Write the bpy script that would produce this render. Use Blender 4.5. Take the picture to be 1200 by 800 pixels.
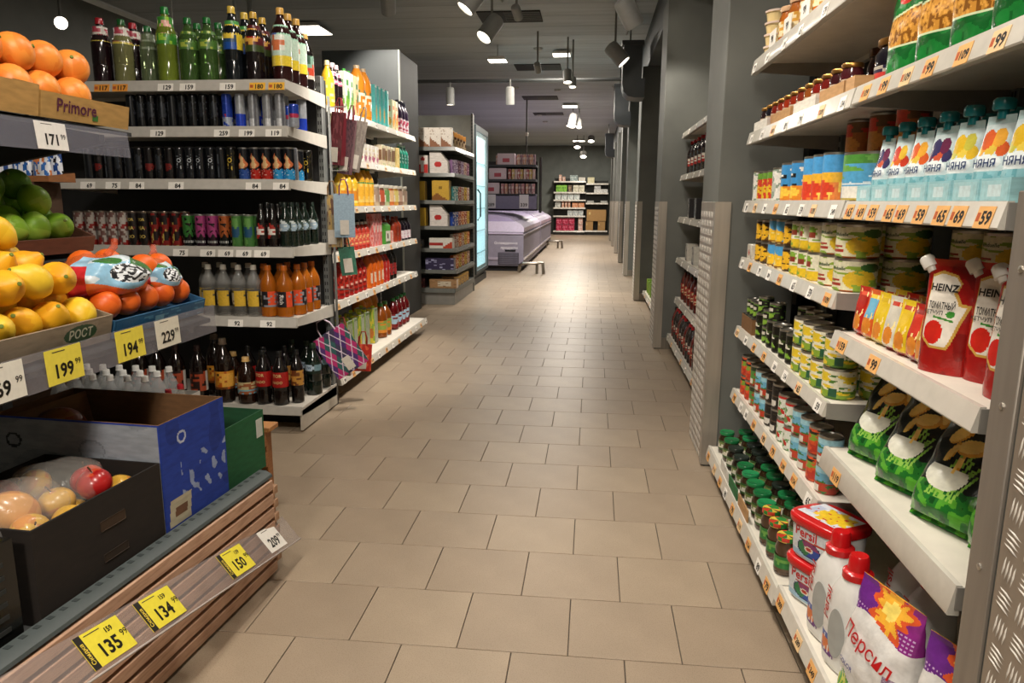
import bpy, bmesh, math, random
from mathutils import Vector, Matrix, noise
R = random.Random(7)
D = bpy.data
SC = bpy.context.scene
COL = SC.collection
PI = math.pi
for _o in list(D.objects):
    D.objects.remove(_o)

# ---------------------------------------------------------------- camera
_pitch, _yaw, _roll = .1918, .1076, .0063
_F = Vector((-math.sin(_yaw) * math.cos(_pitch), math.cos(_yaw) * math.cos(_pitch), -math.sin(_pitch)))
_R = Vector((math.cos(_yaw), math.sin(_yaw), 0))
_U = _R.cross(_F)
_R, _U = math.cos(_roll) * _R + math.sin(_roll) * _U, -math.sin(_roll) * _R + math.cos(_roll) * _U
cam_data = D.cameras.new('camera')
cam_data.sensor_width = 36
cam_data.lens = 850 * 36 / 1200
cam_data.clip_start = .05
cam = D.objects.new('camera', cam_data)
cam.matrix_world = Matrix(((_R.x, _U.x, -_F.x, 0), (_R.y, _U.y, -_F.y, 0), (_R.z, _U.z, -_F.z, 1.5), (0, 0, 0, 1)))
COL.objects.link(cam)
SC.camera = cam

# ---------------------------------------------------------------- world, exposure, ceiling light rows
W = D.worlds.new('world')
SC.world = W
W.use_nodes = True
W.node_tree.nodes['Background'].inputs[0].default_value = (.9, .93, 1, 1)
W.node_tree.nodes['Background'].inputs[1].default_value = .05
vs = SC.view_settings
vs.view_transform = 'Standard'
vs.look = 'None'
vs.gamma = 1
vs.exposure = -0.38
vs.use_curve_mapping = False
CEIL = 3.95
WARM, NEUT = (1, .91, .80), (1, .93, .83)
# square LED panels under the ceiling: x, y, z, size, watts
PANELS = [(-.58, 12.76, 3.88, .30, 130), (-1.58, 12.2, 3.70, .30, 60), (-.645, 19.5, 3.88, .40, 270), (-.69, 24.4, 3.88, .45, 240),
          (-.62, 30.5, 3.88, .5, 230), (-4.15, 10.7, 3.88, .6, 60),
          (-.75, 7.2, 3.88, .30, 0), (-.65, 3.1, 3.88, .5, 42), (-.3, .6, 3.88, .5, 52), (-.8, -1.8, 3.5, .6, 215)]  # last panel: unseen, added behind the camera as front fill light
PANELS[6] = (-.75, 5.3, 3.88, .30, 45)

# ---------------------------------------------------------------- colour and materials
def lin(h):
    if isinstance(h, tuple):
        return h
    h = h.lstrip('#')
    if len(h) == 3:
        h = ''.join(c * 2 for c in h)
    o = []
    for i in (0, 2, 4):
        v = int(h[i:i + 2], 16) / 255
        o.append(v / 12.92 if v <= .04045 else ((v + .055) / 1.055) ** 2.4)
    return tuple(o)

MATS = {}
def _new(name):
    m = D.materials.new(name)
    m.use_nodes = True
    nt = m.node_tree
    return m, nt, nt.nodes['Principled BSDF']

def _mix(nt, a, b, fac, mode='MULTIPLY'):
    n = nt.nodes.new('ShaderNodeMix')
    n.data_type = 'RGBA'
    n.blend_type = mode
    if isinstance(fac, (int, float)):
        n.inputs[0].default_value = fac
    else:
        nt.links.new(fac, n.inputs[0])
    for s, i in ((a, 6), (b, 7)):
        if isinstance(s, tuple):
            n.inputs[i].default_value = (*s, 1)
        else:
            nt.links.new(s, n.inputs[i])
    return n.outputs[2]

def _noise(nt, scale, detail=2, stretch=None):
    tc = nt.nodes.new('ShaderNodeTexCoord')
    out = tc.outputs['Object']
    if stretch:
        mp = nt.nodes.new('ShaderNodeMapping')
        mp.inputs['Scale'].default_value = stretch
        nt.links.new(out, mp.inputs[0])
        out = mp.outputs[0]
    n = nt.nodes.new('ShaderNodeTexNoise')
    n.inputs['Scale'].default_value = scale
    n.inputs['Detail'].default_value = detail
    nt.links.new(out, n.inputs['Vector'])
    return n.outputs['Fac']

def _ramp(nt, fac, stops):
    r = nt.nodes.new('ShaderNodeValToRGB')
    e = r.color_ramp.elements
    while len(e) < len(stops):
        e.new(.5)
    for i, (p, c) in enumerate(stops):
        e[i].position = p
        e[i].color = (*c, 1)
    nt.links.new(fac, r.inputs[0])
    return r.outputs[0]

def _bump(nt, b, fac, strength, dist=.002):
    n = nt.nodes.new('ShaderNodeBump')
    n.inputs['Strength'].default_value = strength
    n.inputs['Distance'].default_value = dist
    nt.links.new(fac, n.inputs['Height'])
    nt.links.new(n.outputs[0], b.inputs['Normal'])

# finish: rough, metallic, coat, (noise scale, low, high, stretch), (bump scale, strength, dist, stretch), transmission, alpha, ior
FIN = {
    'matte': dict(rough=.75, n=(30, .88, 1.06)),
    'paint': dict(rough=.5, n=(14, .92, 1.04), b=(220, .08, .0006)),
    'wallpaint': dict(rough=.62, n=(3, .86, 1.08), b=(160, .12, .001)),
    'paper': dict(rough=.6, n=(60, .94, 1.03)),
    'gloss': dict(rough=.24, n=(25, .93, 1.04), coat=.25),
    'print': dict(rough=.35, n=(90, .86, 1.08), coat=.2),
    'canprint': dict(rough=.26, metal=.3, n=(60, .85, 1.1), coat=.6),
    'foil': dict(rough=.27, n=(40, .85, 1.1), b=(38, .55, .004), coat=.3),
    'metal': dict(rough=.32, metal=.95, n=(40, .85, 1.05)),
    'brushed': dict(rough=.42, metal=.5, n=(20, .78, 1.08, (1, 1, .08)), b=(160, .1, .0006, (1, 1, .05))),
    'card': dict(rough=.85, n=(18, .82, 1.08, (1, 1, 4)), b=(90, .25, .001, (1, .2, 3))),
    'tile': dict(rough=.42, n=(5, .93, 1.05), speck=True, b=(60, .1, .0008)),
    'peel': dict(rough=.42, n=(9, .88, 1.1), b=(150, .35, .0015)),
    'skin': dict(rough=.3, n=(14, .75, 1.15, (1, 1, .4)), coat=.3),
    'ceil': dict(rough=.6, n=(4, .88, 1.06, (.2, 2, 1))),
    'glass': dict(rough=.06, trans=.9, ior=1.34, n=(10, .96, 1.0)),
    'liquid': dict(rough=.08, trans=.45, ior=1.34, n=(8, .85, 1.1), coat=.4),
    'dark_liquid': dict(rough=.12, n=(9, .6, 1.3), coat=.7),
    'pet': dict(rough=.06, alpha=.33, n=(9, .8, 1.1), coat=.5),
    'film': dict(rough=.18, alpha=.24, n=(12, .9, 1.05)),
    'wrap': dict(rough=.12, alpha=.13, n=(30, .8, 1.1), b=(45, .8, .004)),
    'net': dict(rough=.22, alpha=.42, n=(30, .8, 1.1), b=(60, .6, .003)),
    'rubber': dict(rough=.8, n=(30, .85, 1.1)),
}
def fin(name):
    if name in MATS:
        return MATS[name]
    p = FIN[name]
    m, nt, b = _new(name)
    vc = nt.nodes.new('ShaderNodeVertexColor')
    vc.layer_name = 'Col'
    s = p.get('n', (20, .95, 1.02))
    f = _noise(nt, s[0], 3, s[3] if len(s) > 3 else None)
    c = _mix(nt, vc.outputs[0], _ramp(nt, f, [(.3, (s[1],) * 3), (.7, (s[2],) * 3)]), 1.0)
    if p.get('speck'):
        c = _mix(nt, c, _ramp(nt, _noise(nt, 260, 1), [(.36, (.72, .7, .68)), (.46, (1, 1, 1))]), .7)
    nt.links.new(c, b.inputs['Base Color'])
    b.inputs['Roughness'].default_value = p['rough']
    b.inputs['Metallic'].default_value = p.get('metal', 0)
    b.inputs['Coat Weight'].default_value = p.get('coat', 0)
    b.inputs['Coat Roughness'].default_value = .12
    b.inputs['Transmission Weight'].default_value = p.get('trans', 0)
    b.inputs['IOR'].default_value = p.get('ior', 1.45)
    b.inputs['Alpha'].default_value = p.get('alpha', 1)
    if 'b' in p:
        q = p['b']
        _bump(nt, b, _noise(nt, q[0], 3, q[3] if len(q) > 3 else None), q[1], q[2])
    MATS[name] = m
    return m

def wood():
    m, nt, b = _new('wood')
    vc = nt.nodes.new('ShaderNodeVertexColor')
    vc.layer_name = 'Col'
    f = _noise(nt, 22, 5, (6, .5, 6))
    c = _mix(nt, vc.outputs[0], _ramp(nt, f, [(.3, (.72, .66, .62)), (.55, (1, 1, 1)), (.75, (.86, .8, .76))]), 1)
    nt.links.new(c, b.inputs['Base Color'])
    b.inputs['Roughness'].default_value = .55
    _bump(nt, b, f, .2, .002)
    MATS['wood'] = m
wood()

def emit(name, col, strength):
    k = 'glow_' + name
    if k in MATS:
        return k
    m, nt, b = _new(k)
    f = _noise(nt, 3, 1)
    c = _mix(nt, lin(col), _ramp(nt, f, [(.2, (.92,) * 3), (.8, (1, 1, 1))]), 1)
    nt.links.new(c, b.inputs['Emission Color'])
    b.inputs['Base Color'].default_value = (*lin(col), 1)
    b.inputs['Emission Strength'].default_value = strength
    MATS[k] = m
    return k

# ---------------------------------------------------------------- mesh builder: colour per face, finish per face
_TXT = {}
def glyphs(s, bold=.02):
    key = s
    s = (s, bold)
    if s not in _TXT:
        c = D.curves.new('lettering_source', 'FONT')
        c.body = key
        c.resolution_u = 2
        c.offset = bold
        o = D.objects.new('lettering_source', c)
        m = o.to_mesh()
        v = [(p.co.x, p.co.y) for p in m.vertices]
        f = [tuple(p.vertices) for p in m.polygons]
        o.to_mesh_clear()
        D.objects.remove(o)
        D.curves.remove(c)
        xs, ys = [a for a, _ in v], [b for _, b in v]
        x0, x1, y0, y1 = min(xs), max(xs), min(ys), max(ys)
        _TXT[s] = ([((a - (x0 + x1) / 2), (b - (y0 + y1) / 2)) for a, b in v], f, x1 - x0, y1 - y0)
    return _TXT[s]

class MB:
    def __init__(s):
        s.v, s.f, s.c, s.m, s.T = [], [], [], [], None
    def add(s, verts, faces, col, f='matte'):
        n = len(s.v)
        if s.T:
            verts = [s.T @ Vector(p) for p in verts]
        s.v += [tuple(p) for p in verts]
        s.f += [tuple(i + n for i in q) for q in faces]
        s.c += [lin(c) for c in col] if isinstance(col, list) else [lin(col)] * len(faces)
        s.m += [f] * len(faces)
        return s
    def box(s, x0, x1, y0, y1, z0, z1, col='888', f='matte', r=0):
        if r <= 0:
            v = [(x, y, z) for x in (x0, x1) for y in (y0, y1) for z in (z0, z1)]
            return s.add(v, [(0, 1, 3, 2), (4, 6, 7, 5), (0, 4, 5, 1), (2, 3, 7, 6), (0, 2, 6, 4), (1, 5, 7, 3)], col, f)
        lo, hi = (x0, y0, z0), (x1, y1, z1)
        v, idx = [], {}
        for cx in (0, 1):
            for cy in (0, 1):
                for cz in (0, 1):
                    c = (cx, cy, cz)
                    for ax in range(3):
                        p = [hi[i] - r if c[i] else lo[i] + r for i in range(3)]
                        p[ax] = hi[ax] if c[ax] else lo[ax]
                        idx[(c, ax)] = len(v)
                        v.append(tuple(p))
        fs = []
        for ax in range(3):
            b, c2 = [i for i in range(3) if i != ax]
            for sd in (0, 1):
                q = []
                for u, w in ((0, 0), (1, 0), (1, 1), (0, 1)):
                    k = [0, 0, 0]
                    k[ax], k[b], k[c2] = sd, u, w
                    q.append(idx[(tuple(k), ax)])
                fs.append(tuple(q) if (sd == 1) == (ax != 1) else tuple(reversed(q)))
            for u in (0, 1):
                for w in (0, 1):
                    k0, k1 = [0, 0, 0], [0, 0, 0]
                    k0[ax], k1[ax] = 0, 1
                    for k in (k0, k1):
                        k[b], k[c2] = u, w
                    fs.append((idx[(tuple(k0), b)], idx[(tuple(k1), b)], idx[(tuple(k1), c2)], idx[(tuple(k0), c2)]))
        for cx in (0, 1):
            for cy in (0, 1):
                for cz in (0, 1):
                    fs.append(tuple(idx[((cx, cy, cz), a)] for a in range(3)))
        return s.add(v, fs, col, f)
    def lathe(s, prof, n=20, col='888', f='matte', paint=None, ctr=(0, 0), caps=True, squash=1):
        """prof: (r, z) or (r, z, colour of the ring above)."""
        v, fs, cs = [], [], []
        k = len(prof)
        for p in prof:
            for j in range(n):
                a = 2 * PI * j / n - PI / 2 - PI
                v.append((ctr[0] + p[0] * math.cos(a), ctr[1] + p[0] * squash * math.sin(a), p[1]))
        z0, z1 = prof[0][1], prof[-1][1]
        for i in range(k - 1):
            for j in range(n):
                a, b = i * n + j, i * n + (j + 1) % n
                fs.append((a, b, b + n, a + n))
                c = prof[i][2] if len(prof[i]) > 2 else col
                if paint:
                    c = paint((j + .5) / n, ((prof[i][1] + prof[i + 1][1]) / 2 - z0) / max(1e-6, z1 - z0)) or c
                cs.append(lin(c))
        if caps:
            if prof[0][0] > 1e-5:
                fs.append(tuple(reversed(range(n))))
                cs.append(lin(prof[0][2] if len(prof[0]) > 2 else col))
            if prof[-1][0] > 1e-5:
                fs.append(tuple(range((k - 1) * n, k * n)))
                cs.append(lin(prof[-1][2] if len(prof[-1]) > 2 else col))
        return s.add(v, fs, cs, f)
    def prism(s, pts, a0, a1, ax='y', col='888', f='matte'):
        n = len(pts)
        def P(u, w, t):
            return {'y': (u, t, w), 'x': (t, u, w), 'z': (u, w, t)}[ax]
        v = [P(u, w, a0) for u, w in pts] + [P(u, w, a1) for u, w in pts]
        fs = [(i, (i + 1) % n, (i + 1) % n + n, i + n) for i in range(n)] + [tuple(reversed(range(n))), tuple(range(n, 2 * n))]
        return s.add(v, fs, col, f)
    def tube(s, pts, r, n=8, col='888', f='matte', closed=False):
        pts = [Vector(p) for p in pts]
        v, fs = [], []
        up = Vector((0, 0, 1))
        for i, p in enumerate(pts):
            a = pts[max(0, i - 1)]
            b = pts[min(len(pts) - 1, i + 1)]
            d = (b - a).normalized()
            u = d.cross(up if abs(d.z) < .95 else Vector((1, 0, 0))).normalized()
            w = u.cross(d)
            for j in range(n):
                t = 2 * PI * j / n
                v.append(p + r * (math.cos(t) * u + math.sin(t) * w))
        for i in range(len(pts) - 1):
            for j in range(n):
                q, q2 = i * n + j, i * n + (j + 1) % n
                fs.append((q, q2, q2 + n, q + n))
        fs += [tuple(reversed(range(n))), tuple(range((len(pts) - 1) * n, len(pts) * n))]
        return s.add(v, fs, col, f)
    def grid(s, fn, nu, nv, paint, f='print'):
        v = [fn(i / nu, j / nv) for j in range(nv + 1) for i in range(nu + 1)]
        fs, cs = [], []
        for j in range(nv):
            for i in range(nu):
                a = j * (nu + 1) + i
                fs.append((a, a + 1, a + nu + 2, a + nu + 1))
                cs.append(lin(paint((i + .5) / nu, (j + .5) / nv) if callable(paint) else paint))
        return s.add(v, fs, cs, f)
    def text(s, t, w, h, x=0, z=0, y=0, col='111', f='paper', rot=0, cyl=None, fn=None, stretch=False, bold=.02):
        """lettering in the local XZ plane facing -Y, fitted into w by h; cyl: wrapped on that radius; fn: (x, z) -> point."""
        v, fs, tw, th = glyphs(t, bold)
        k = min(w / tw, h / th)
        kx, kz = (w / tw, h / th) if stretch else (k, k)
        c, sn = math.cos(rot), math.sin(rot)
        out = []
        for a, b in v:
            a, b = a * kx, b * kz
            a, b = a * c - b * sn + x, a * sn + b * c + z
            if fn:
                out.append(fn(a, b))
            elif cyl:
                out.append((cyl * math.sin(a / cyl), -cyl * math.cos(a / cyl), b))
            else:
                out.append((a, y, b))
        return s.add(out, fs, col, f)
    def mesh(s, name, smooth=38):
        m = D.meshes.new(name)
        m.from_pydata(s.v, [], s.f)
        names = list(dict.fromkeys(s.m))
        for k in names:
            m.materials.append(MATS[k] if k in MATS else fin(k))
        ix = {k: i for i, k in enumerate(names)}
        m.polygons.foreach_set('material_index', [ix[k] for k in s.m])
        ca = m.color_attributes.new('Col', 'FLOAT_COLOR', 'CORNER')
        buf = []
        for q, c in zip(s.f, s.c):
            buf += [c[0], c[1], c[2], 1.0] * len(q)
        ca.data.foreach_set('color', buf)
        m.polygons.foreach_set('use_smooth', [True] * len(s.f))
        m.update()
        bm = bmesh.new()
        bm.from_mesh(m)
        bmesh.ops.recalc_face_normals(bm, faces=bm.faces)
        bm.to_mesh(m)
        bm.free()
        if smooth:
            m.set_sharp_from_angle(angle=math.radians(smooth))
        return m

# ---------------------------------------------------------------- objects
def obj(name, mesh, parent=None, loc=(0, 0, 0), rot=(0, 0, 0), label=None, kind=None, scale=None):
    o = D.objects.new(name, mesh)
    COL.objects.link(o)
    o.location = loc
    o.rotation_euler = rot
    if scale:
        o.scale = scale if isinstance(scale, tuple) else (scale,) * 3
    if parent:
        o.parent = parent
    if label:
        o['label'] = label
    if kind:
        o['kind'] = kind
    return o

def tag(o, label, cat, group=None):
    o['label'] = label
    o['category'] = cat
    if group:
        o['group'] = group
    return o

def spawn(name, proto, label, cat, loc, rz=0, group=None, rx=0, ry=0, scale=None):
    """proto = (mesh or None, [(part name, mesh, [(sub-part name, mesh)])]); every call is a thing of its own, sharing mesh data."""
    root = obj(name, proto[0], None, loc, (rx, ry, rz), scale=scale)
    tag(root, label, cat, group)
    for p in proto[1]:
        c = obj(p[0], p[1], root)
        if len(p) > 3 and p[3]:
            c['label'] = p[3]
        for q in (p[2] if len(p) > 2 else ()):
            obj(q[0], q[1], c)
    return root

def struct(name, mesh, parent=None, loc=(0, 0, 0), rot=(0, 0, 0)):
    return obj(name, mesh, parent, loc, rot, kind='structure' if parent is None else None)

ORD = 'first second third fourth fifth sixth seventh eighth ninth tenth eleventh twelfth thirteenth fourteenth fifteenth sixteenth seventeenth eighteenth nineteenth twentieth'.split()
def mesh_of(name, fn, *a, **k):
    m = MB()
    fn(m, *a, **k)
    return m.mesh(name)

# painters: paint(u, v) -> colour, u across (0..1, .5 = front), v up
def PT(base, *layers):
    def fn(u, v):
        c = base
        for l in layers:
            k = l[0]
            if k == 'b' and l[1] <= v < l[2]:
                c = l[3]
            elif k == 'r' and l[1] <= u < l[2] and l[3] <= v < l[4]:
                c = l[5]
            elif k == 'e' and ((u - l[1]) / l[3]) ** 2 + ((v - l[2]) / l[4]) ** 2 < 1:
                c = l[5]
            elif k == 'n' and (len(l) < 6 or l[4] <= v < l[5]):
                if noise.noise(Vector((u * l[1], v * l[1] * (l[6] if len(l) > 6 else 1), l[1] * 1.7))) > l[2]:
                    c = l[3]
            elif k == 'd' and l[1](u, v):
                c = l[2]
        return c
    return fn

# ================================================================ SETTING
X0, X1, Y0, Y1 = -6.4, 1.42, -4.0, 33.9
floor = struct('floor', MB().box(X0, X1, Y0, Y1, -.1, -.006, '4a443d', 'matte').mesh('floor'))
TA, TB = .379, .3593
def tile_mesh(c):
    return MB().box(.0016, TA - .0016, .0016, TB - .0016, -.006, 0, c, 'tile', .0012).mesh('floor_tile')
TILE_C = ['9f8e7a', '9d8c78', 'a2917c', '9b8a76']
tile_m = [tile_mesh(c) for c in TILE_C]
rest = MB()
for k in range(-17, 88):
    y = 2.1994 + TB * k
    off = -.043 if k % 2 == 0 else .145
    for n in range(-18, 5):
        x = off + TA * n
        if x + TA > X1 or x < X0 or y < Y0 or y + TB > Y1:
            continue
        if 1.2 < y < 10.4 and -2.15 < x < .62:
            obj('floor_tile', R.choice(tile_m), floor, (x, y, 0))
        else:
            rest.box(x + .0016, x + TA - .0016, y + .0016, y + TB - .0016, -.006, 0, R.choice(TILE_C), 'tile')
obj('floor_tile_rest', rest.mesh('floor_tile_rest'), floor, kind='stuff')

ceil = struct('ceiling', MB().box(X0, X1, Y0, Y1, CEIL + .012, CEIL + .1, '3c3e3e', 'matte').mesh('ceiling'))
pm = [MB().box(X0, X1, .006, .594, CEIL - .004, CEIL + .012, c, 'ceil', .003).mesh('ceiling_panel') for c in ('b0b8bc', 'abb3b7', 'b4bcc0')]
for i in range(63):
    obj('ceiling_panel', pm[i % 3] if i % 5 else pm[1], ceil, (0, Y0 + .6 * i, 0))
WALLC = '70726c'
struct('wall_left', MB().box(X0 - .1, X0, Y0, Y1, 0, CEIL, WALLC, 'wallpaint').mesh('wall_left'))
struct('wall_back', MB().box(X0, X1, Y1, Y1 + .1, 0, CEIL, '6e736e', 'wallpaint').mesh('wall_back'))
struct('wall_right', MB().box(X1, X1 + .1, Y0, Y1, 0, CEIL, WALLC, 'wallpaint').mesh('wall_right'))
struct('wall_front', MB().box(X0, X1, Y0 - .1, Y0, 0, CEIL, WALLC, 'wallpaint').mesh('wall_front'))
struct('trim_1', MB().prism([(.74, 3.42), (.74, CEIL - .004), (X1, CEIL - .004), (X1, 3.42)], 3.4, Y1, 'y', '55595a', 'wallpaint').mesh('trim_1'))

# ---- clad columns along the aisle, with bar-tread plates to 1.5 m
def tread(w, h):
    """groups of four raised bars, alternating direction, on the plate's -X side; plate runs along Y from 0 to w"""
    m = MB()
    p = .05
    for a in range(int(w / p)):
        for b in range(int(h / p)):
            cy, cz = (a + .5) * p + .004, (b + .5) * p + .004
            for q in range(4):
                o = (q - 1.5) * .0092
                L, t = .0195, .0027
                ang = .2 + (.0 if (a + b) % 2 else PI / 2)
                dy, dz = math.cos(ang), math.sin(ang)
                ny, nz = -dz, dy
                by, bz = cy + ny * o, cz + nz * o
                v = [(0, by - dy * L, bz - dz * L), (0, by + ny * t, bz + nz * t), (0, by + dy * L, bz + dz * L), (0, by - ny * t, bz - nz * t), (-.0016, by - dy * L * .6, bz - dz * L * .6), (-.0016, by + dy * L * .6, bz + dz * L * .6)]
                m.add(v, [(0, 1, 5, 4), (1, 2, 5), (2, 3, 4, 5), (3, 0, 4)], 'f4efe6', 'paint')
    return m.mesh('tread_bars', 0)
TB_ = tread(.56, 1.48)
plate_m = MB().box(-.004, 0, 0, .56, .02, 1.5, 'a89c8e', 'brushed', .001).mesh('tread_plate')
strip_m = MB().prism([(-.008, -.006), (.075, -.006), (.075, 0), (0, 0), (0, .05), (-.008, .05)], .012, 1.5, 'z', 'b4aca0', 'brushed').mesh('corner_strip')
screw_m = MB().lathe([(.006, 0), (.006, .002), (.003, .003)], 8, 'd8d4cc', 'metal').mesh('screw')
kick_m = MB().box(0, 1, -.012, 0, .0, .12, '8a8378', 'brushed', .002).mesh('kick_strip')
PIL = [4.08, 7.5, 11.2, 15.0, 18.2, 21.6, 25.0, 28.4]
PW = ['beside the preserved-food shelves', 'second along the aisle, with a steel kick strip', 'third along the aisle, under the first air duct', 'fourth along the aisle, under the second air duct',
      'fifth along the aisle from the preserved-food shelves', 'sixth along the aisle from the preserved-food shelves', 'seventh along the aisle, under the last air duct', 'last of the row, before the end wall']
PXR = [1.1, 1.16, 1.12, 1.12, 1.12, 1.12, 1.12, 1.12]
for i, y in enumerate(PIL):
    c = obj('clad_column', MB().box(.672, PXR[i], y, y + .58, 0, 3.42 if i else CEIL - .004, '6c6e69', 'wallpaint', .004).mesh('clad_column'))
    tag(c, 'dark grey column with tread plate, ' + PW[i], 'column', 'clad columns along the aisle')
    obj('tread_plate', plate_m, c, (.672, y + .01, 0), label='bright bar-tread steel plate')
    obj('tread_bars', TB_, c, (.668, y + .01, 0), kind='stuff')
    obj('corner_strip', strip_m, c, (.667, y - .0, 0), label='bare steel corner strip')
    obj('kick_strip', kick_m, c, (.745, y, 0), scale=(PXR[i] - .745, 1, 1), label='steel kick strip at the floor')
c = obj('clad_column', MB().box(.672, 1.2, .3, 1.235, 0, 2.6, '6c6e69', 'wallpaint', .004).mesh('clad_column'))
tag(c, 'column end with bar-tread plate and steel edge strip beside the detergents', 'column', 'clad columns along the aisle')
obj('tread_plate', plate_m, c, (.672, .605, 0), label='scuffed bar-tread plate')
obj('tread_bars', TB_, c, (.668, .605, 0), kind='stuff')
es = obj('edge_strip', MB().box(-.008, 0, 0, .07, .012, 1.52, '9c948a', 'brushed', .002).mesh('edge_strip'), c, (.672, 1.172, 0))
for z in (.45, .62, .9, 1.18, 1.4):
    obj('screw', screw_m, es, (-.008, .034, z), (0, -PI / 2, 0))
c = obj('clad_column', MB().box(-3.3, -2.36, 8.95, 9.95, 0, 3.26, '3f4344', 'wallpaint', .004).mesh('clad_column'))
tag(c, 'square dark column standing behind the juice shelves', 'column')
obj('corner_strip', MB().box(-2.36, -2.345, 8.95, 9.0, .0, 3.26, '8c9088', 'paint', .002).mesh('corner_strip'), c)

# ---- lights
dif_n = emit('panel', 'fff4e2', 9)
def panel(x, y, z, s, w, i):
    h = s / 2
    root = obj('panel_light', MB().prism([(-h, 0), (h, 0), (h * .8, .045), (-h * .8, .045)], -h, h, 'y', 'c9c7c0', 'paint').mesh('panel_light'), None, (x, y, z))
    tag(root, ['square LED panel over the aisle before the cookie rack', 'square LED panel on a drop wire by the twin spotlights', 'square LED panel third along the aisle', 'square LED panel fourth along the aisle',
               'wide LED panel before the end wall', 'large LED panel behind the bottles on the top drinks shelf', 'small LED panel high over the juice shelves', 'LED panel high over the floor by the drinks rack',
               'LED panel over the fruit display', 'LED panel behind the fruit display'][i], 'ceiling light', 'LED panels')
    obj('diffuser', MB().box(-h * .92, h * .92, -h * .92, h * .92, -.006, 0, 'fff6e6', dif_n).mesh('diffuser'), root, label='glowing white diffuser')
    if CEIL - z > .05:
        obj('drop_wire', MB().tube([(0, 0, .045), (0, 0, CEIL - z - .004)], .008 if z < 3.8 else .02, 6, 'a8a8a4', 'metal').mesh('drop_wire'), root)
    if w:
        l = D.lights.new('panel_lamp', 'AREA')
        l.shape, l.size, l.energy, l.color = 'SQUARE', s, w, WARM
        obj('panel_lamp', l, root, (0, 0, -.02))
for i, p in enumerate(PANELS):
    panel(*p, i)

lens_n = emit('lens', 'fff3df', 14)
def spot(x, y, z, aim, r, L, label, watts=0, ang=60, drop=None, shade='8d8d8a'):
    d = (Vector(aim) - Vector((x, y, z))).normalized()
    q = d.to_track_quat('-Z', 'Y').to_euler()
    root = D.objects.new('track_spotlight', None)
    COL.objects.link(root)
    root.location = (x, y, z)
    root.rotation_euler = q
    tag(root, label, 'spotlight', 'track spotlights')
    obj('housing', MB().lathe([(r * .55, L), (r * .9, L * .96), (r, L * .85), (r, 0), (r * .9, 0), (r * .88, .02)], 20, shade, 'paint').mesh('housing'), root)
    obj('lens', MB().lathe([(0, .012), (r * .87, .012)], 20, 'fff6e6', lens_n, caps=False).mesh('lens'), root, label='glowing lens')
    inv = q.to_matrix().inverted()
    top = CEIL - z if drop is None else drop
    p0 = Vector((0, 0, L * .6)) + inv @ Vector((0, 0, 0))
    base = inv @ Vector((-d.x * L * .6, -d.y * L * .6, max(.06, top)))
    obj('arm', MB().tube([p0, base], .014, 8, '777772', 'paint').mesh('arm'), root)
    if watts:
        l = D.lights.new('spot_lamp', 'SPOT')
        l.energy, l.spot_size, l.spot_blend, l.color, l.shadow_soft_size = watts, math.radians(ang), .6, WARM, r * .8
        obj('spot_lamp', l, root, (0, 0, -.02))
spot(-1.27, 7.35, 3.30, (-3.4, 6.6, .4), .095, .30, 'big grey spotlight with its lens aimed at the drinks end, first of the pair', 0)
spot(-1.26, 8.5, 3.28, (-2.9, 7.0, .6), .095, .30, 'big grey spotlight aimed at the juice shelves, second of the pair', 400, 62)
spot(.335, 7.02, 3.05, (1.05, 7.5, 1.9), .088, .26, 'grey spotlight beside the second column', 60, 75)
spot(.36, 10.1, 3.28, (1.9, 9.9, 1.6), .1, .30, 'grey spotlight over the gap before the third column', 60, 60)
spot(.43, 7.1, 3.42, (2.0, 6.8, 1.6), .1, .30, 'grey spotlight highest on the column-side track', 60, 60)
spot(-.43, 11.7, 3.28, (-.2, 11.0, 0), .07, .2, 'small spotlight below the first aisle panel', 330, 60)
spot(-.36, 11.9, 3.24, (-.25, 11.2, 0), .06, .16, 'smallest spotlight beside the one below the first aisle panel', 0)
spot(-.62, 20.2, 3.45, (-1.2, 19.0, 0), .11, .36, 'tilted spotlight below the third aisle panel', 60, 70)
spot(-.42, 20.4, 3.45, (-.3, 18.5, 0), .08, .25, 'spotlight beside the tilted one over the freezer', 0)
for i, (x, z) in enumerate(((-.12, 3.72), (-.64, 3.5), (-.40, 3.15))):
    spot(x, 28.6, z, (x, 27.0, 0), .13, .2, ['upper', 'middle', 'lower'][i] + ' spotlight of the distant cluster before the end wall', 0)
spot(-1.49, 13.25, 3.16, (-1.52, 13.9, 0), .075, .3, 'downlight cylinder on the cross rail above the fridge', 260, 100, .42)
spot(-2.56, 13.25, 3.16, (-2.56, 13.25, 0), .075, .3, 'downlight cylinder on the cross rail above the cookie rack', 90, 80, .42)
spot(-.84, 8.25, 3.42, (-.7, 8.9, 3.0), .05, .16, 'little cylinder spotlight between the twin spots and the panel', 0)
spot(-.86, 11.4, 3.40, (-.8, 12.0, 3.0), .05, .16, 'little cylinder spotlight before the smoke detector', 0)
spot(-5.6, 7.55, 3.3, (-.1, .2, 1.5), .07, .15, 'dazzling spotlight on the far rail above the grapefruit', 30, 50)
spot(-2.2, 8.0, 3.45, (-2.9, 10.9, 1.2), .08, .24, 'white spotlight beside the square column aimed at the cookie rack', 340, 70)
spot(-.5, 2.2, 3.55, (.85, 2.3, 1.1), .09, .28, 'spotlight over the aisle aimed at the ketchup shelf', 160, 70)
spot(-.5, 3.4, 3.55, (.85, 3.3, 1.0), .09, .28, 'spotlight over the aisle aimed at the canned vegetables', 150, 70)
spot(-.6, 1.0, 3.55, (-1.8, 2.2, 1.1), .09, .28, 'spotlight over the aisle aimed at the fruit trays', 170, 70)
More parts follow.
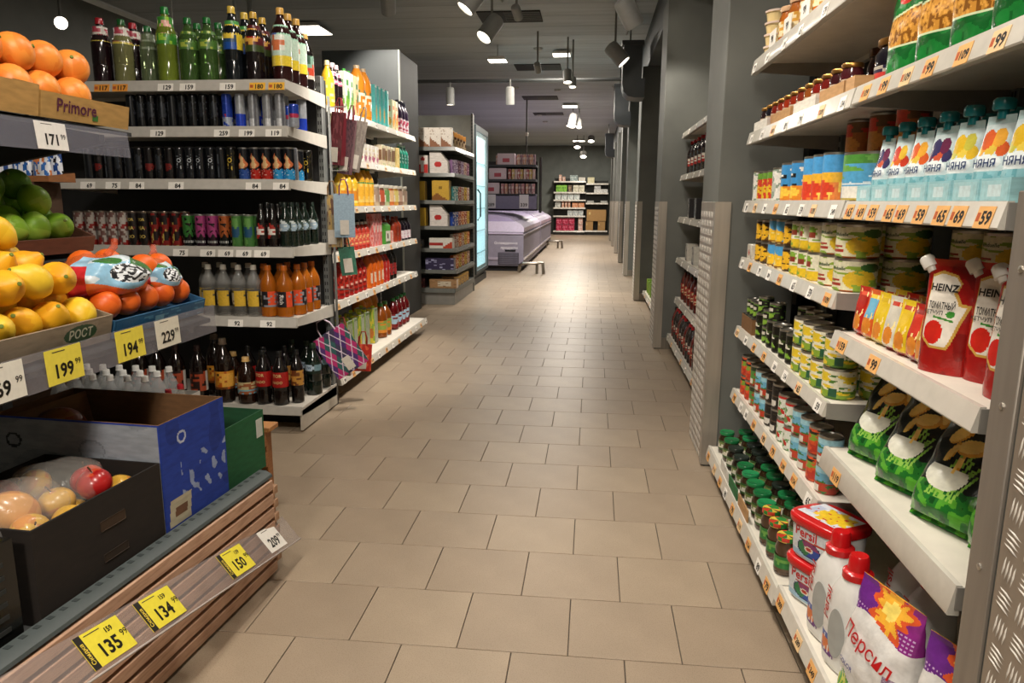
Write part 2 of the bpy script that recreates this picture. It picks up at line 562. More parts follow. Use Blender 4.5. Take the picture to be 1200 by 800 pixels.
spot(-.9, 2.0, 3.55, (-2.4, 4.6, 1.9), .09, .28, 'spotlight over the aisle aimed at the drinks rack', 110, 60)
spot(-.7, 4.9, 3.55, (-2.1, 5.9, 1.4), .09, .28, 'spotlight over the aisle aimed at the first half of the juice shelves', 430, 70)
def rail(name, pts, label, r=.018, c='8a8c8a'):
    o = obj(name, MB().tube(pts, r, 4, c, 'paint').mesh(name))
    tag(o, label, 'track')
    for q in pts:
        if q[2] < 3.85:
            x_, y_ = q[0] + (.05 if q is pts[0] else -.05) * (abs(pts[0][0] - pts[1][0]) > 1), q[1] + (.05 if q is pts[0] else -.05) * (abs(pts[0][0] - pts[1][0]) <= 1)
            obj('hanger', MB().tube([(x_, y_, q[2]), (x_, y_, CEIL - .004)], .008, 6, c, 'paint').mesh('hanger'), o)
rail('light_track', [(-3.4, 13.25, 3.56), (.5, 13.25, 3.56)], 'dark cross rail under the ceiling before the cookie rack end', .03, '3c3e3e')
rail('light_track', [(-4.6, 5.2, 3.27), (-4.42, 7.7, 3.2)], 'pale rail running above the top bottles', .03, 'b8b8b2')
rail('light_track', [(-1.15, 6.2, 3.86), (-1.15, 9.3, 3.86)], 'light track above the twin spotlights', .02)
rail('light_track', [(.45, 6.4, 3.86), (.42, 11.2, 3.86)], 'light track along the column side', .02)
for x, y, r in ((-4.0, 8.2, .018), (-4.15, 8.9, .03)):
    o = obj('hanging_pipe', MB().tube([(x, y, 2.9), (x, y, CEIL - .004)], r, 8, '8c908e', 'paint').mesh('hanging_pipe'))
    tag(o, ('slim' if r < .02 else 'thicker') + ' grey pipe coming down from the ceiling behind the green bottles', 'pipe')
# ceiling vents and detectors
vent_slat = MB().prism([(-.24, 0), (.24, 0), (.24, .006), (-.24, .006)], 0, .025, 'y', '8e908e', 'paint').mesh('vent_slat')
for i, (x, y) in enumerate(((-1.05, 10.4), (-.95, 14.2), (-1.2, 18.3), (-1.2, 21.6))):
    v = obj('ceiling_vent', MB().box(-.55, .3, -.3, .3, CEIL - .02, CEIL - .004, '2c2d2d', 'matte', .004).mesh('ceiling_vent'), None, (x, y, 0))
    tag(v, ['dark ceiling grille behind the twin spotlights', 'dark ceiling grille past the first aisle panel', 'dark ceiling grille third along the aisle', 'dark ceiling grille furthest down the aisle'][i].replace('furthest', 'last'), 'vent', 'ceiling grilles')
    for k in range(7):
        obj('slat', vent_slat, v, (.05, -.26 + .075 * k, CEIL - .026), (.35, 0, 0))
for i, (x, y) in enumerate(((-.95, 12.5), (-.85, 17.0), (.42, 16.6), (-1.75, 16.6), (-1.6, 21.8), (-1.55, 23.6))):
    s = obj('smoke_detector', MB().lathe([(.05, CEIL - .05), (.075, CEIL - .03), (.08, CEIL - .004)], 16, 'b9bab6', 'paint').mesh('smoke_detector'), None, (x, y, 0))
    tag(s, ['round detector near the first aisle panel', 'round detector past the second ceiling grille', 'round detector toward the columns', 'round detector over the freezer front', 'round detector over the freezer middle', 'round detector over the freezer end'][i], 'detector', 'ceiling detectors')
# air ducts on the column side
for i, y in enumerate((10.75, 14.5, 24.6)):
    pts = [(.36, 3.6), (.36, 3.08), (.38, 2.98), (.44, 2.92), (.52, 2.90), (.665, 2.90), (.665, 3.15), (.62, 3.15), (.62, 3.6)]
    a = obj('air_duct', MB().prism(pts, y - .22, y + .22, 'y', '44484b', 'paint').mesh('air_duct'))
    tag(a, ['first dark curved air duct on the third column', 'second dark curved air duct, at the fourth column', 'last dark curved air duct down the aisle'][i], 'duct', 'air ducts on the columns')
    obj('duct_flange', MB().box(.34, .64, y - .24, y + .24, 3.58, 3.64, '3e4144', 'paint', .004).mesh('duct_flange'), a)
    obj('duct_hanger', MB().tube([(.46, y, 3.64), (.46, y, CEIL - .004)], .012, 6, '777', 'metal').mesh('duct_hanger'), a)

# ================================================================ SHELVING
Q = []                                   # queued products: name, proto, description, place, category, loc, rz, group, extra
def put(name, proto, desc, ref, cat, loc, rz=0, group=None, **k):
    Q.append((name, proto, desc, ref, cat, loc, rz, group, k))
def flush():
    cnt, seen = {}, {}
    for q in Q:
        cnt[(q[2], q[3])] = cnt.get((q[2], q[3]), 0) + 1
    for name, proto, desc, ref, cat, loc, rz, group, k in Q:
        key = (desc, ref)
        i = seen[key] = seen.get(key, -1) + 1
        label = f'{desc} {ref}' if cnt[key] == 1 else f'{desc}, {ORD[i]} {ref}'
        spawn(name, proto, label, cat, (loc[0], loc[1], loc[2] + .0009), rz, group or f'{cat}s {ref}', **k)

TAGM = {}
def tag_mesh(text, bg, w=.056, h=.034):
    k = (text, bg, w, h)
    if k not in TAGM:
        m = MB().box(-w / 2, w / 2, -.0012, 0, 0, h, bg, 'paper')
        m.text(text, w * .6, h * .66, w * .12, h * .47, -.0016, '1a1a1a', 'paper', bold=.035)
        if bg.lower() not in ('f0ece4', 'efe9dd'):
            m.box(-w * .46, -w * .26, -.0015, -.0012, h * .3, h * .7, 'b8572a' if bg != 'f2cf3a' else '2a2418', 'paper')
        TAGM[k] = m.mesh('price_tag')
    return TAGM[k]

def shelf_unit(name, label, loc, rz, w, depth, levels, height, board='d9d3c6', rail='cfcabf', frame='6a6d6c', back='3a3c3c', end='b9b4aa', side=None, plinth=None, group=None, posts=(0, 1), far_end=True):
    """local: front at y=0 facing -Y, width along +x from 0 to w. levels: (z, setback, lip height, [(x, text, colour)...])"""
    root = D.objects.new(name, None)
    COL.objects.link(root)
    root.location, root.rotation_euler = loc, (0, 0, rz)
    tag(root, label, 'shelving', group)
    obj('back_panel', MB().box(.0, w, depth, depth + .03, 0, height, back, 'paint').mesh('back_panel'), root)
    for p in posts:
        x = .0 if p == 0 else w - .04
        m = MB().box(x, x + .04, depth - .06, depth - .001, 0, height + .02, frame, 'paint', .003)
        u = obj('upright', m.mesh('upright'), root)
        s = MB()
        for k in range(int(height / .05)):
            for q in (.008, .024):
                s.box(x + q, x + q + .007, depth - .0615, depth - .0605, .05 + k * .05, .075 + k * .05, '1c1c1c', 'matte')
        obj('slot', s.mesh('slot'), u, kind='stuff')
    for i, lv in enumerate(levels):
        z, sb, lip, tags = lv[:4]
        x0, x1 = (lv[4] if len(lv) > 4 else (0, w))
        th = .03 if i or not plinth else .035
        b = MB().prism([(sb + .012, z - th), (sb + .012, z), (depth - .002, z), (depth - .002, z - th), (depth - .03, z - th), (depth - .03, z - .008), (sb + .03, z - .008), (sb + .03, z - th)], x0, x1, 'x', board, 'paint')
        s = obj('shelf', b.mesh('shelf'), root)
        obj('price_rail', MB().prism([(sb - .012, z - lip), (sb - .014, z - lip + .004), (sb - .001, z + .005), (sb + .012, z + .005), (sb + .0115, z - lip)], x0, x1, 'x', rail, 'gloss').mesh('price_rail'), s)
        for xx, e in ((x0, 0), (x1, 1)):
            a, c = (xx - .004, xx - .0005) if e == 0 else (xx + .0005, xx + .004)
            p = [(sb + .0, z + .002), (depth - .005, z + .002), (depth - .005, z - .085), (sb + .14, z - .06), (sb, z - .05)]
            obj('end_plate', MB().prism(p, a, c, 'x', end, 'paint').mesh('end_plate'), s)
        for t in tags:
            wd = t[3] if len(t) > 3 else .056
            h = min(lip - .004, .045)
            ang = math.atan2(.013, lip)
            obj('price_tag', tag_mesh(t[1], t[2], wd, h), s, (t[0], sb - .0155, z - lip + .001), (-ang, 0, 0))
        if side and i:
            ys = side
            obj('price_rail', MB().prism([(w + .004, z - lip), (w + .016, z - lip), (w + .004, z + .005)], sb, ys, 'y', rail, 'gloss').mesh('price_rail'), s)
    if plinth:
        obj('plinth', MB().box(.01, w - .01, plinth[0], depth, 0, plinth[1], plinth[2], 'paint', .002).mesh('plinth'), root)
    return root

OR, WH, YE, CRM = 'e8b06a', 'f0ece4', 'f2cf3a', 'ecc896'
def tags(w, n, texts, cols, seed=1, m=.08):
    r = random.Random(seed)
    return [(m + (w - 2 * m) * (k + r.uniform(-.12, .12)) / max(1, n - 1), texts[k % len(texts)], cols[k % len(cols)], .062) for k in range(n)]
PR = ['99', '119', '150', '189', '89', '79', '209', '134', '65', '59', '109', '249']
fw, nw = 1.53, .90
RF = 'by the column'
shelf_unit('gondola_shelf', 'white shelving bay of preserves and canned vegetables beside the dark column', (.667, 3.95, 0), -PI / 2, fw, .62, [
    (.165, 0.012, .06, tags(fw, 9, ['79', '119', '134', '89'], [OR, CRM, OR, WH], 1)),
    (.50, .122, .05, tags(fw, 9, PR, [OR, WH, WH, OR, CRM, OR, OR], 2)),
    (.845, .122, .045, tags(fw, 8, PR[2:], [CRM, WH, OR, OR, WH, WH], 3)),
    (1.212, .122, .05, tags(fw, 8, PR[3:], [WH, OR, WH, WH, OR, WH], 4)),
    (1.503, .122, .055, tags(fw, 8, PR[4:], [WH, CRM, WH, OR, WH], 5)),
    (1.84, .122, .055, tags(fw, 7, PR[1:], [WH, WH, CRM], 6)),
    (2.19, .122, .065, tags(fw, 6, PR[5:], [WH, WH], 7))], 2.45, plinth=(.30, .1, '2c2a28'), frame='777a78', end='918d86')
shelf_unit('gondola_shelf', 'white shelving bay with ketchup, pasta and detergents beside the steel edge post', (.667, 2.405, 0), -PI / 2, nw, .62, [
    (.19, .012, .05, tags(nw, 5, ['309', '289', '349'], [OR, CRM], 8)),
    (.70, .122, .065, [(.16, '119', OR, .07)]),
    (1.092, .122, .05, [(.10, '159', OR, .075), (.36, '99', OR, .075)]),
    (1.50, .122, .05, tags(nw, 9, ['65', '69', '59'], [OR], 9, .06)),
    (1.84, .122, .05, tags(nw, 6, ['109', '99'], [OR, OR, CRM], 10, .1))], 2.5, plinth=(.30, .1, '2c2a28'), frame='777a78', end='918d86')

# ================================================================ PRODUCT KINDS
def ring_body(rows, n, paint, f, e=1.0, wr=0, seed=0):
    """rows: (z, half width, half depth, x shift, y shift); superellipse rings closed at both ends"""
    m = MB()
    v, fs, cs = [], [], []
    z0, z1 = rows[0][0], rows[-1][0]
    for q in rows:
        z, w, d = q[:3]
        sx, sy = (q[3] if len(q) > 3 else 0), (q[4] if len(q) > 4 else 0)
        for j in range(n):
            a = 2 * PI * j / n
            cx, cy = math.cos(a), math.sin(a)
            x = w * math.copysign(abs(cx) ** e, cx)
            y = d * math.copysign(abs(cy) ** e, cy)
            if wr:
                y += wr * noise.noise(Vector((x * 22 + seed, z * 22, y * 9))) * min(1, d / .01)
            v.append((x + sx, y + sy, z))
    for i in range(len(rows) - 1):
        for j in range(n):
            a, b = i * n + j, i * n + (j + 1) % n
            fs.append((a, b, b + n, a + n))
            x = (v[a][0] + v[b][0]) / 2 - (rows[i][3] if len(rows[i]) > 3 else 0)
            front = v[a][1] + v[b][1] < 0
            u = (x / max(1e-4, rows[i][1]) + 1) / 2
            vv = ((rows[i][0] + rows[i + 1][0]) / 2 - z0) / (z1 - z0)
            c = paint(u, vv) if callable(paint) else paint
            cs.append(lin(c))
    fs += [tuple(reversed(range(n))), tuple(range((len(rows) - 1) * n, len(rows) * n))]
    base = paint(.5, .01) if callable(paint) else paint
    cs += [lin(base), lin(paint(.5, .99) if callable(paint) else paint)]
    m.add(v, fs, cs, f)
    return m

def pouch_rows(w, h, d, n=26, top=.06, flat_bottom=True, lean=0, taper=0):
    rows = []
    for i in range(n + 1):
        v = i / n
        t = d * (min(1, v / .12) ** .5 if not flat_bottom else (1 if v < .12 else 1)) * (1 - max(0, (v - .25) / (.75 - top)) ** 1.6 if v < 1 - top else 0)
        t = max(.0016, t)
        if not flat_bottom and v < .04:
            t = .002
        rows.append((v * h, w * (1 - taper * v) * (1 if v < 1 - top else 1.0), t, 0, lean * v * v))
    return rows

def can(r, h, paint, lid='b9b6ae', n=44, rows=18, text=None, slim=False, f='print'):
    pr = [(r * .9, 0), (r, .006)] + [(r, .006 + (h - .014) * (k + 1) / rows) for k in range(rows)]
    if slim:
        pr += [(r * .86, h - .001)]
    m = MB().lathe(pr, n, '888', f, paint)
    ch = []
    rr = r * (.86 if slim else 1)
    ch.append(('lid', MB().lathe([(rr * .985, h - .0085 if not slim else h - .001), (rr * 1.0, h), (rr * .9, h + .001), (rr * .86, h - .004), (0, h - .004)], n, lid, 'metal').mesh('lid')))
    if text:
        t = MB()
        for q in text:
            t.text(q[0], q[1], q[2], q[3], q[4], 0, q[5], 'print', q[6] if len(q) > 6 else 0, cyl=r + .0006)
        ch.append(('lettering', t.mesh('lettering')))
    return (m.mesh('can'), ch)

def jar(r, h, content, lid, label=None, z0=.2, z1=.62, lidf='gloss', lid_paint=None, waist=0, text=None, n=24):
    b = h * .86
    pr = [(r * .86, 0), (r, .008), (r, b * .3), (r * (1 - waist), b * .55), (r, b * .78), (r * .82, b * .95), (r * .8, b)]
    m = MB().lathe(pr, n, content, 'dark_liquid')
    ch = [('lid', MB().lathe([(r * .9, b), (r * .93, b + .003), (r * .93, h - .003), (r * .88, h), (r * .8, h - .0015), (0, h - .0015)], n, lid, lidf, lid_paint).mesh('lid'))]
    if label:
        rr = r + .0008
        lm = MB().lathe([(rr, h * z0 + (h * (z1 - z0)) * k / 5) for k in range(6)], n, 'fff', 'print', label, caps=False).mesh('label')
        ch.append(('label', lm))
    return (m.mesh('jar'), ch)

def bottle(r, h, liquid, cap, label=None, lz=(.3, .6), f='liquid', n=20, capf='gloss', text=None, empty=None, shoulder=.62, petal=True, upper=None):
    """PET bottle; upper = colour of the clear part above the liquid"""
    N = h
    pr = [(r * .5, .012), (r * .8, 0), (r * .98, .02 * N), (r, .06 * N), (r, .26 * N), (r * .955, .28 * N), (r, .3 * N), (r, shoulder * N), (r * .93, (shoulder + .06) * N), (r * .72, (shoulder + .14) * N), (r * .46, (shoulder + .215) * N), (r * .36, (shoulder + .255) * N), (r * .34, .925 * N)]
    if upper:
        pr = [(a, b, upper if b >= shoulder * N - 1e-6 else liquid) for a, b in pr]
    m = MB().lathe(pr, n, liquid, f)
    cr = r * .4
    ch = [('cap', MB().lathe([(cr * 1.12, .905 * N), (cr * 1.12, .918 * N), (cr, .92 * N), (cr, .985 * N), (cr * .9, N), (0, N)], 16, cap, capf).mesh('cap'))]
    if label:
        rr = r + .001
        a, b = lz[0] * N, lz[1] * N
        def rad(z):
            s = shoulder * N
            return rr if z <= s else rr * max(.72, 1 - (z - s) / (.14 * N) * .28)
        lm = MB().lathe([(rad(a + (b - a) * k / 8), a + (b - a) * k / 8) for k in range(9)], n + 4, 'fff', 'print', label, caps=False).mesh('label')
        sub = []
        if text:
            t = MB()
            for q in text:
                t.text(q[0], q[1], q[2], q[3], q[4], 0, q[5], 'print', q[6] if len(q) > 6 else 0, cyl=rr + .0008)
            sub = [('lettering', t.mesh('lettering'))]
        ch.append(('label', lm, sub))
    return (m.mesh('bottle'), ch)

def carton(w, d, h, body, paint=None, nu=10, nv=14, f='print', text=None, cap=None, gable=False, side=None, r=.003):
    m = MB()
    if gable:
        m.add([(-w / 2, -d / 2, 0), (w / 2, -d / 2, 0), (w / 2, d / 2, 0), (-w / 2, d / 2, 0), (-w / 2, -d / 2, h * .86), (w / 2, -d / 2, h * .86), (w / 2, d / 2, h * .86), (-w / 2, d / 2, h * .86), (-w / 2, 0, h), (w / 2, 0, h)],
              [(0, 1, 2, 3), (0, 1, 5, 4), (1, 2, 6, 9, 5), (2, 3, 7, 6), (3, 0, 4, 8, 7), (4, 5, 9, 8), (6, 7, 8, 9)], body, f)
    else:
        m.box(-w / 2, w / 2, -d / 2, d / 2, 0, h, body, f, r)
    ch = []
    fh = h * (.86 if gable else 1)
    if paint:
        g = MB().grid(lambda u, v: (-w / 2 + .003 + u * (w - .006), -d / 2 - .0008, .003 + v * (fh - .006)), nu, nv, paint, f)
        ch.append(['front_print', g.mesh('front_print'), []])
        if side:
            g = MB().grid(lambda u, v: (-w / 2 - .0008, d / 2 - .003 - u * (d - .006), .003 + v * (fh - .006)), nu, nv, side, f)
            ch.append(['side_print', g.mesh('side_print'), []])
            g = MB().grid(lambda u, v: (w / 2 + .0008, -d / 2 + .003 + u * (d - .006), .003 + v * (fh - .006)), nu, nv, side, f)
            ch.append(['side_print', g.mesh('side_print'), []])
        if text:
            t = MB()
            for q in text:
                t.text(q[0], q[1], q[2], q[3], q[4], -d / 2 - .0014, q[5], 'print', q[6] if len(q) > 6 else 0)
            ch[0][2].append(('lettering', t.mesh('lettering')))
    if cap:
        ch.append(('cap', MB().lathe([(w * .18, 0), (w * .18, .022), (0, .022)], 12, cap, 'gloss', ctr=(0, -d * .12)).mesh('cap')))
        for v in ch[-1][1].vertices:
            v.co.z += h * (.93 if gable else 1)
    return (m.mesh('carton'), ch)

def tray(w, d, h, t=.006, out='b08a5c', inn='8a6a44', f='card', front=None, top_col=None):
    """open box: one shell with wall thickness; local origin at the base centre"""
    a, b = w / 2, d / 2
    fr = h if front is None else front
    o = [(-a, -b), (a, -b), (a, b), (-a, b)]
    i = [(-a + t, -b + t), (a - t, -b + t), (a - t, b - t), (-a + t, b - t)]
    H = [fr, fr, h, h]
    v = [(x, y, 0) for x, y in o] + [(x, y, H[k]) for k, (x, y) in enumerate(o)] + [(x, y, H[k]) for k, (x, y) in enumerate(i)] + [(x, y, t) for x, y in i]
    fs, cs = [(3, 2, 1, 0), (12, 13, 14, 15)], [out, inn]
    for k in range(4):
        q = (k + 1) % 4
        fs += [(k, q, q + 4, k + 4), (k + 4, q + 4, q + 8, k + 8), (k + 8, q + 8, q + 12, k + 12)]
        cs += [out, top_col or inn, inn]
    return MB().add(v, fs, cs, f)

# ================================================================ PRODUCTS ON THE COLUMN-SIDE BAYS
RZ = -PI / 2
def Y(a, b, n):
    return [a + (b - a) * k / (n - 1) for k in range(n)]
def yj(a):
    return a + R.uniform(-.25, .25)
# -- bottom shelf: green-lidded jars
gl = ['1f7a45', '1b6b3c', '238650']
lab_w = PT('d9d3c2', ('n', 14, .15, '7a8a4a'), ('b', 0, .12, '3c5a30'), ('b', .88, 1, '3c5a30'))
lab_g = PT('2f7a3a', ('n', 12, .2, '6aa04a'), ('b', .0, .2, '5a4634'))
j_green = [jar(.042, .118, '3a2a18', g, lab_w) for g in gl]
j_dark = jar(.042, .118, '241c14', '26302a', lab_w)
lid_p = PT('2c7d35', ('n', 9, .12, 'c9402e'), ('n', 11, .3, 'e0c04a'))
j_mush = jar(.038, .15, '4a3320', '2c7d35', lab_g, .12, .5, waist=.12, lid_paint=lid_p)
ref = 'on the bottom column-side shelf'
for i, y in enumerate([3.86, 3.73, 3.60, 3.47, 3.36, 3.25, 3.14, 3.03, 2.92]):
    p = j_dark if i in (2, 3) else j_green[i % 3]
    put('pickle_jar', p, 'dark-lidded pickle jar in front' if i in (2, 3) else 'green-lidded pickle jar in front', ref, 'jar', (.752 + R.uniform(-.006, .006), y, .165), yj(RZ))
for i, y in enumerate(Y(3.88, 2.7, 12)):
    put('pickle_jar', j_dark if i in (2, 3, 4, 7) else j_green[(i + 1) % 3], 'pickle jar in the second row' if i not in (2, 3, 4, 7) else 'dark-lidded jar in the second row', ref, 'jar', (.858, y, .165), yj(RZ))
for i, y in enumerate(Y(3.85, 2.7, 9)):
    put('pickle_jar', j_green[i % 3], 'pickle jar in the third row', ref, 'jar', (.972, y, .165), yj(RZ))
for y in (2.78, 2.67, 2.55):
    put('mushroom_jar', j_mush, 'waisted mushroom jar with patterned green lid', ref, 'jar', (.735, y, .165), yj(RZ))
for y, c in ((3.5, 'd9d6cc'), (3.28, '2f6b3c'), (3.05, 'b28a5c')):
    o = obj('divider_card', MB().box(.683, .688, y - .1, y + .1, .165, .225, c, 'card', .001).mesh('divider_card'))
    tag(o, {'d': 'white', '2': 'green', 'b': 'brown'}[c[0]] + ' cardboard front strip before the green-lidded jars', 'card', 'tray fronts of the pickle jars')

# -- second shelf up: tins of beans and tomatoes, two high
tom = PT('b8382a', ('b', .78, 1, '2a2a22'), ('b', .55, .78, '7fa23a'), ('n', 9, .1, 'd9562e'), ('r', .3, .45, .1, .5, 'e8c73a'))
blu = PT('6fb0cc', ('b', 0, .45, 'b9402a'), ('n', 11, .18, '3f7a35'), ('b', .8, 1, '9fd0de'), ('r', .42, .6, .08, .3, 'e4e0d4'))
blk = PT('1f1c1a', ('r', .38, .62, .1, .35, 'd8d4ca'), ('b', .55, .6, '5a4a3a'), ('n', 14, .35, '3c342c'))
wht = PT('dfe2d6', ('e', .45, .3, .16, .18, 'c4302a'), ('n', 9, .25, '6a9a5a'), ('b', .9, 1, 'c9302a'))
grn = PT('54883c', ('n', 10, .15, 'b8402c'), ('b', .8, 1, '2c3a24'), ('r', .4, .6, .1, .35, 'e2ddd0'))
tins = {'tomato': can(.042, .102, tom), 'blue bean': can(.042, .102, blu), 'black olive': can(.042, .11, blk), 'white bean': can(.042, .102, wht), 'green bean': can(.042, .102, grn)}
ref = 'on the second column-side shelf'
seq = ['tomato', 'tomato', 'green bean', 'blue bean', 'blue bean', 'black olive', 'black olive', 'white bean', 'white bean', 'blue bean', 'blue bean', 'tomato', 'blue bean']
for i, y in enumerate(Y(3.85, 2.52, 13)):
    k = seq[i]
    for L in (0, 1):
        hh = .112 if k == 'black olive' else .104
        put('food_tin', tins[k], f'{k} tin in the {"upper" if L else "lower"} layer', ref, 'tin', (.848, y, .50 + L * hh), yj(RZ))
for i, y in enumerate(Y(3.8, 2.55, 9)):
    k = seq[(i * 3 + 1) % 13]
    put('food_tin', tins[k], f'{k} tin behind the front tins', ref, 'tin', (.96, y, .50), yj(RZ))

# -- third shelf: olives, peas, and the yellow-white tins
olv = PT('1c1a14', ('n', 9, .22, '5f8a34'), ('e', .5, .3, .12, .14, '86b03c'), ('r', .4, .6, .6, .8, 'd4cfc0'))
bnd = PT('e6e2cc', ('b', 0, .3, '88a83a'), ('n', 8, .12, 'e6c832'), ('n', 10, .3, '4e7a2c'), ('r', .62, .7, .1, .4, '2a5a40'))
small = can(.036, .078, olv)
brown = can(.036, .074, PT('5a3a20', ('b', .5, 1, '5f8a34'), ('n', 12, .2, '9ab84a')))
tall = can(.042, .125, PT('17160f', ('e', .5, .25, .13, .12, '7fae3a'), ('r', .38, .62, .55, .68, 'e0dccc'), ('n', 12, .36, '3c4a24')))
pea = can(.055, .106, bnd, n=60, rows=26)
ref = 'on the third column-side shelf'
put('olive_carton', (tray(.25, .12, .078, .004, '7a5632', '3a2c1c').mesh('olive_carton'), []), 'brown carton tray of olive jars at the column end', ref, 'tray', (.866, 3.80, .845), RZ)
for i, y in enumerate((3.875, 3.80, 3.725)):
    put('olive_tin', brown, 'small tin sitting in the brown carton', ref, 'tin', (.848, y, .851), yj(RZ))
    put('olive_tin', small, 'small black tin stacked over the brown carton', ref, 'tin', (.855, y, .9275), yj(RZ))
for i, y in enumerate((3.6, 3.49, 3.38)):
    put('olive_tin', tall if i != 1 else small, 'black and green olive tin', ref, 'tin', (.85, y, .845), yj(RZ))
    put('olive_tin', small, 'small olive tin on top of another', ref, 'tin', (.85, y, .972 if i != 1 else .925), yj(RZ))
for i, y in enumerate((3.27, 3.15, 3.04)):
    put('olive_tin', tall, 'tall black olive tin in front', ref, 'tin', (.85, y, .845), yj(RZ))
    put('olive_tin', tall, 'tall black olive tin set higher behind', ref, 'tin', (.945, y, .845), yj(RZ))
    put('olive_tin', small, 'little tin topping a tall one behind', ref, 'tin', (.945, y, .972), yj(RZ))
for i, y in enumerate((2.91, 2.79, 2.66, 2.52)):
    for L in (0, 1):
        put('pea_tin', pea, f'yellow and white vegetable tin, {"upper" if L else "lower"} layer', ref, 'tin', (.855, y, .845 + L * .108), yj(RZ))
    put('pea_tin', pea, 'yellow and white vegetable tin in the second row', ref, 'tin', (.98, y, .845), yj(RZ))

# -- fourth shelf: corn
crn = PT('6a4a1e', ('e', .5, .5, .2, .42, 'e8b42c'), ('n', 10, .25, '3f2c14'), ('b', .9, 1, '2c2014'))
cblu = PT('4f9cd0', ('e', .5, .35, .26, .28, 'f0c030'), ('b', 0, .12, '8a5a20'), ('n', 9, .35, 'e8d890'))
cwh = PT('e4e0c8', ('b', 0, .4, 'e4c02e'), ('n', 8, .2, '7fa83a'), ('r', .36, .6, .55, .75, '8a3a2a'))
cbig = PT('dcd8b8', ('b', 0, .06, 'b8662c'), ('e', .66, .4, .13, .32, 'e0bc30'), ('n', 7, .25, '8aa83a'), ('e', .74, .8, .09, .14, '3f6a34'), ('r', .30, .5, .34, .4, 'a03a2c'), ('r', .30, .52, .2, .28, 'a03a2c'))
corn = can(.04, .1, crn)
cornb = can(.042, .105, cblu)
cornw = can(.045, .105, cwh)
cornl = can(.068, .108, cbig, n=72, rows=30, text=[('Bonduelle', .062, .022, -.012, .076, '2a4a2e')])
ref = 'on the fourth column-side shelf'
put('cracker_box', carton(.09, .07, .075, 'd9d2c4', PT('d9d2c4', ('e', .5, .4, .16, .22, 'c03a2c'))), 'small white carton with red spot in front of corn tins', ref, 'box', (.842, 3.86, 1.212), RZ)
for i, y in enumerate((3.72, 3.6)):
    for L in (0, 1):
        put('corn_tin', corn, f'brown corn tin, {"upper" if L else "lower"} layer', ref, 'tin', (.846, y, 1.212 + L * .102), yj(RZ))
for i, y in enumerate((3.46, 3.33, 3.2)):
    for L in (0, 1):
        put('corn_tin', cornb if i < 2 else corn, f'{"blue and yellow" if i < 2 else "dark"} corn tin, {"upper" if L else "lower"} layer', ref, 'tin', (.848, y, 1.212 + L * .107), yj(RZ))
for i, y in enumerate((3.07, 2.95, 2.83)):
    for L in (0, 1):
        put('corn_tin', cornw, f'yellow-white corn tin, {"upper" if L else "lower"} layer', ref, 'tin', (.85, y, 1.212 + L * .107), yj(RZ))
for i, y in enumerate((2.68, 2.52)):
    for L in (0, 1):
        put('corn_tin', cornl, f'broad corn tin with leafy label, {"upper" if L else "lower"} layer', ref, 'tin', (.874, y, 1.212 + L * .11), RZ + .5)
        put('corn_tin', cornl, f'broad corn tin in the second row, {"upper" if L else "lower"} layer', ref, 'tin', (1.03, y, 1.212 + L * .11), RZ + .5)
ref = 'at the back of the ketchup shelf'
for i, y in enumerate(Y(2.33, 1.6, 5)):
    for L in (0, 1, 2):
        put('corn_tin', cornl, f'broad corn tin in shade, {("lower", "middle", "upper")[L]} layer', ref, 'tin', (1.15, y, 1.092 + L * .11), RZ + .4)

# -- fifth shelf: juices and fruit tins
ref = 'on the fifth column-side shelf'
k1 = can(.036, .148, PT('e4e2da', ('n', 9, .2, '8a9a8a'), ('r', .4, .6, .3, .6, 'b8bdb2')))
k2 = can(.036, .14, PT('e0b82e', ('n', 7, .05, 'c9402c'), ('b', .8, 1, '6a9a3a'), ('b', 0, .12, 'd9d4c4')))
k3 = can(.042, .16, PT('3f8ec8', ('b', 0, .42, 'e08a2a'), ('n', 8, .25, '1c1c1c', .35, .75), ('n', 6, .3, 'f0ece0', .5, .9), ('e', .5, .25, .18, .14, 'f4c84a')))
k4 = can(.044, .168, PT('4f9fd8', ('b', .42, .6, 'f0b83a'), ('b', 0, .42, 'e8853a'), ('e', .5, .25, .2, .2, 'd8452c'), ('n', 7, .35, 'f6d060', 0, .4)))
k5 = can(.088, .155, PT('57a4cf', ('b', .8, 1, '4f8f3c'), ('n', 6, .15, '6aa84a', .5, 1), ('b', .36, .4, 'dfe8ea'), ('n', 14, .25, 'd8e6ec', .2, .6), ('b', 0, .06, 'b8a24a'), ('r', .44, .62, .08, .32, 'e6e2d8')), n=72, rows=30)
kd = can(.055, .16, PT('a8602a', ('b', .75, 1, '6a4a2a'), ('n', 8, .2, 'c9402c'), ('e', .5, .4, .2, .25, 'd08a3a')))
for i, y in enumerate((3.86, 3.76, 3.66, 3.56, 3.46)):
    put('fruit_tin', k1 if i in (0, 4) else k2, 'slim white tin' if i in (0, 4) else 'slim yellow-red tin', ref, 'tin', (.84, y, 1.503), yj(RZ))
for i, y in enumerate((3.3, 3.14)):
    put('fruit_tin', k3, 'blue tin with orange fruit and black letters', ref, 'tin', (.845, y, 1.503), yj(RZ))
for i, y in enumerate((2.98, 2.86, 2.74)):
    put('fruit_tin', k4, 'tall blue-topped peach tin', ref, 'tin', (.851, y, 1.503), yj(RZ))
put('pineapple_tin', k5, 'wide blue and green fruit tin with barcode', ref, 'tin', (.9, 2.53, 1.503), RZ + .25)
for i, y in enumerate((3.2, 2.95, 2.7, 2.52)):
    for L in (0, 1):
        put('fruit_tin', kd, f'amber fruit tin behind, {"upper" if L else "lower"} layer', ref, 'tin', (1.08, y, 1.503 + L * .162), yj(RZ)) if not (L and i == 3) else None

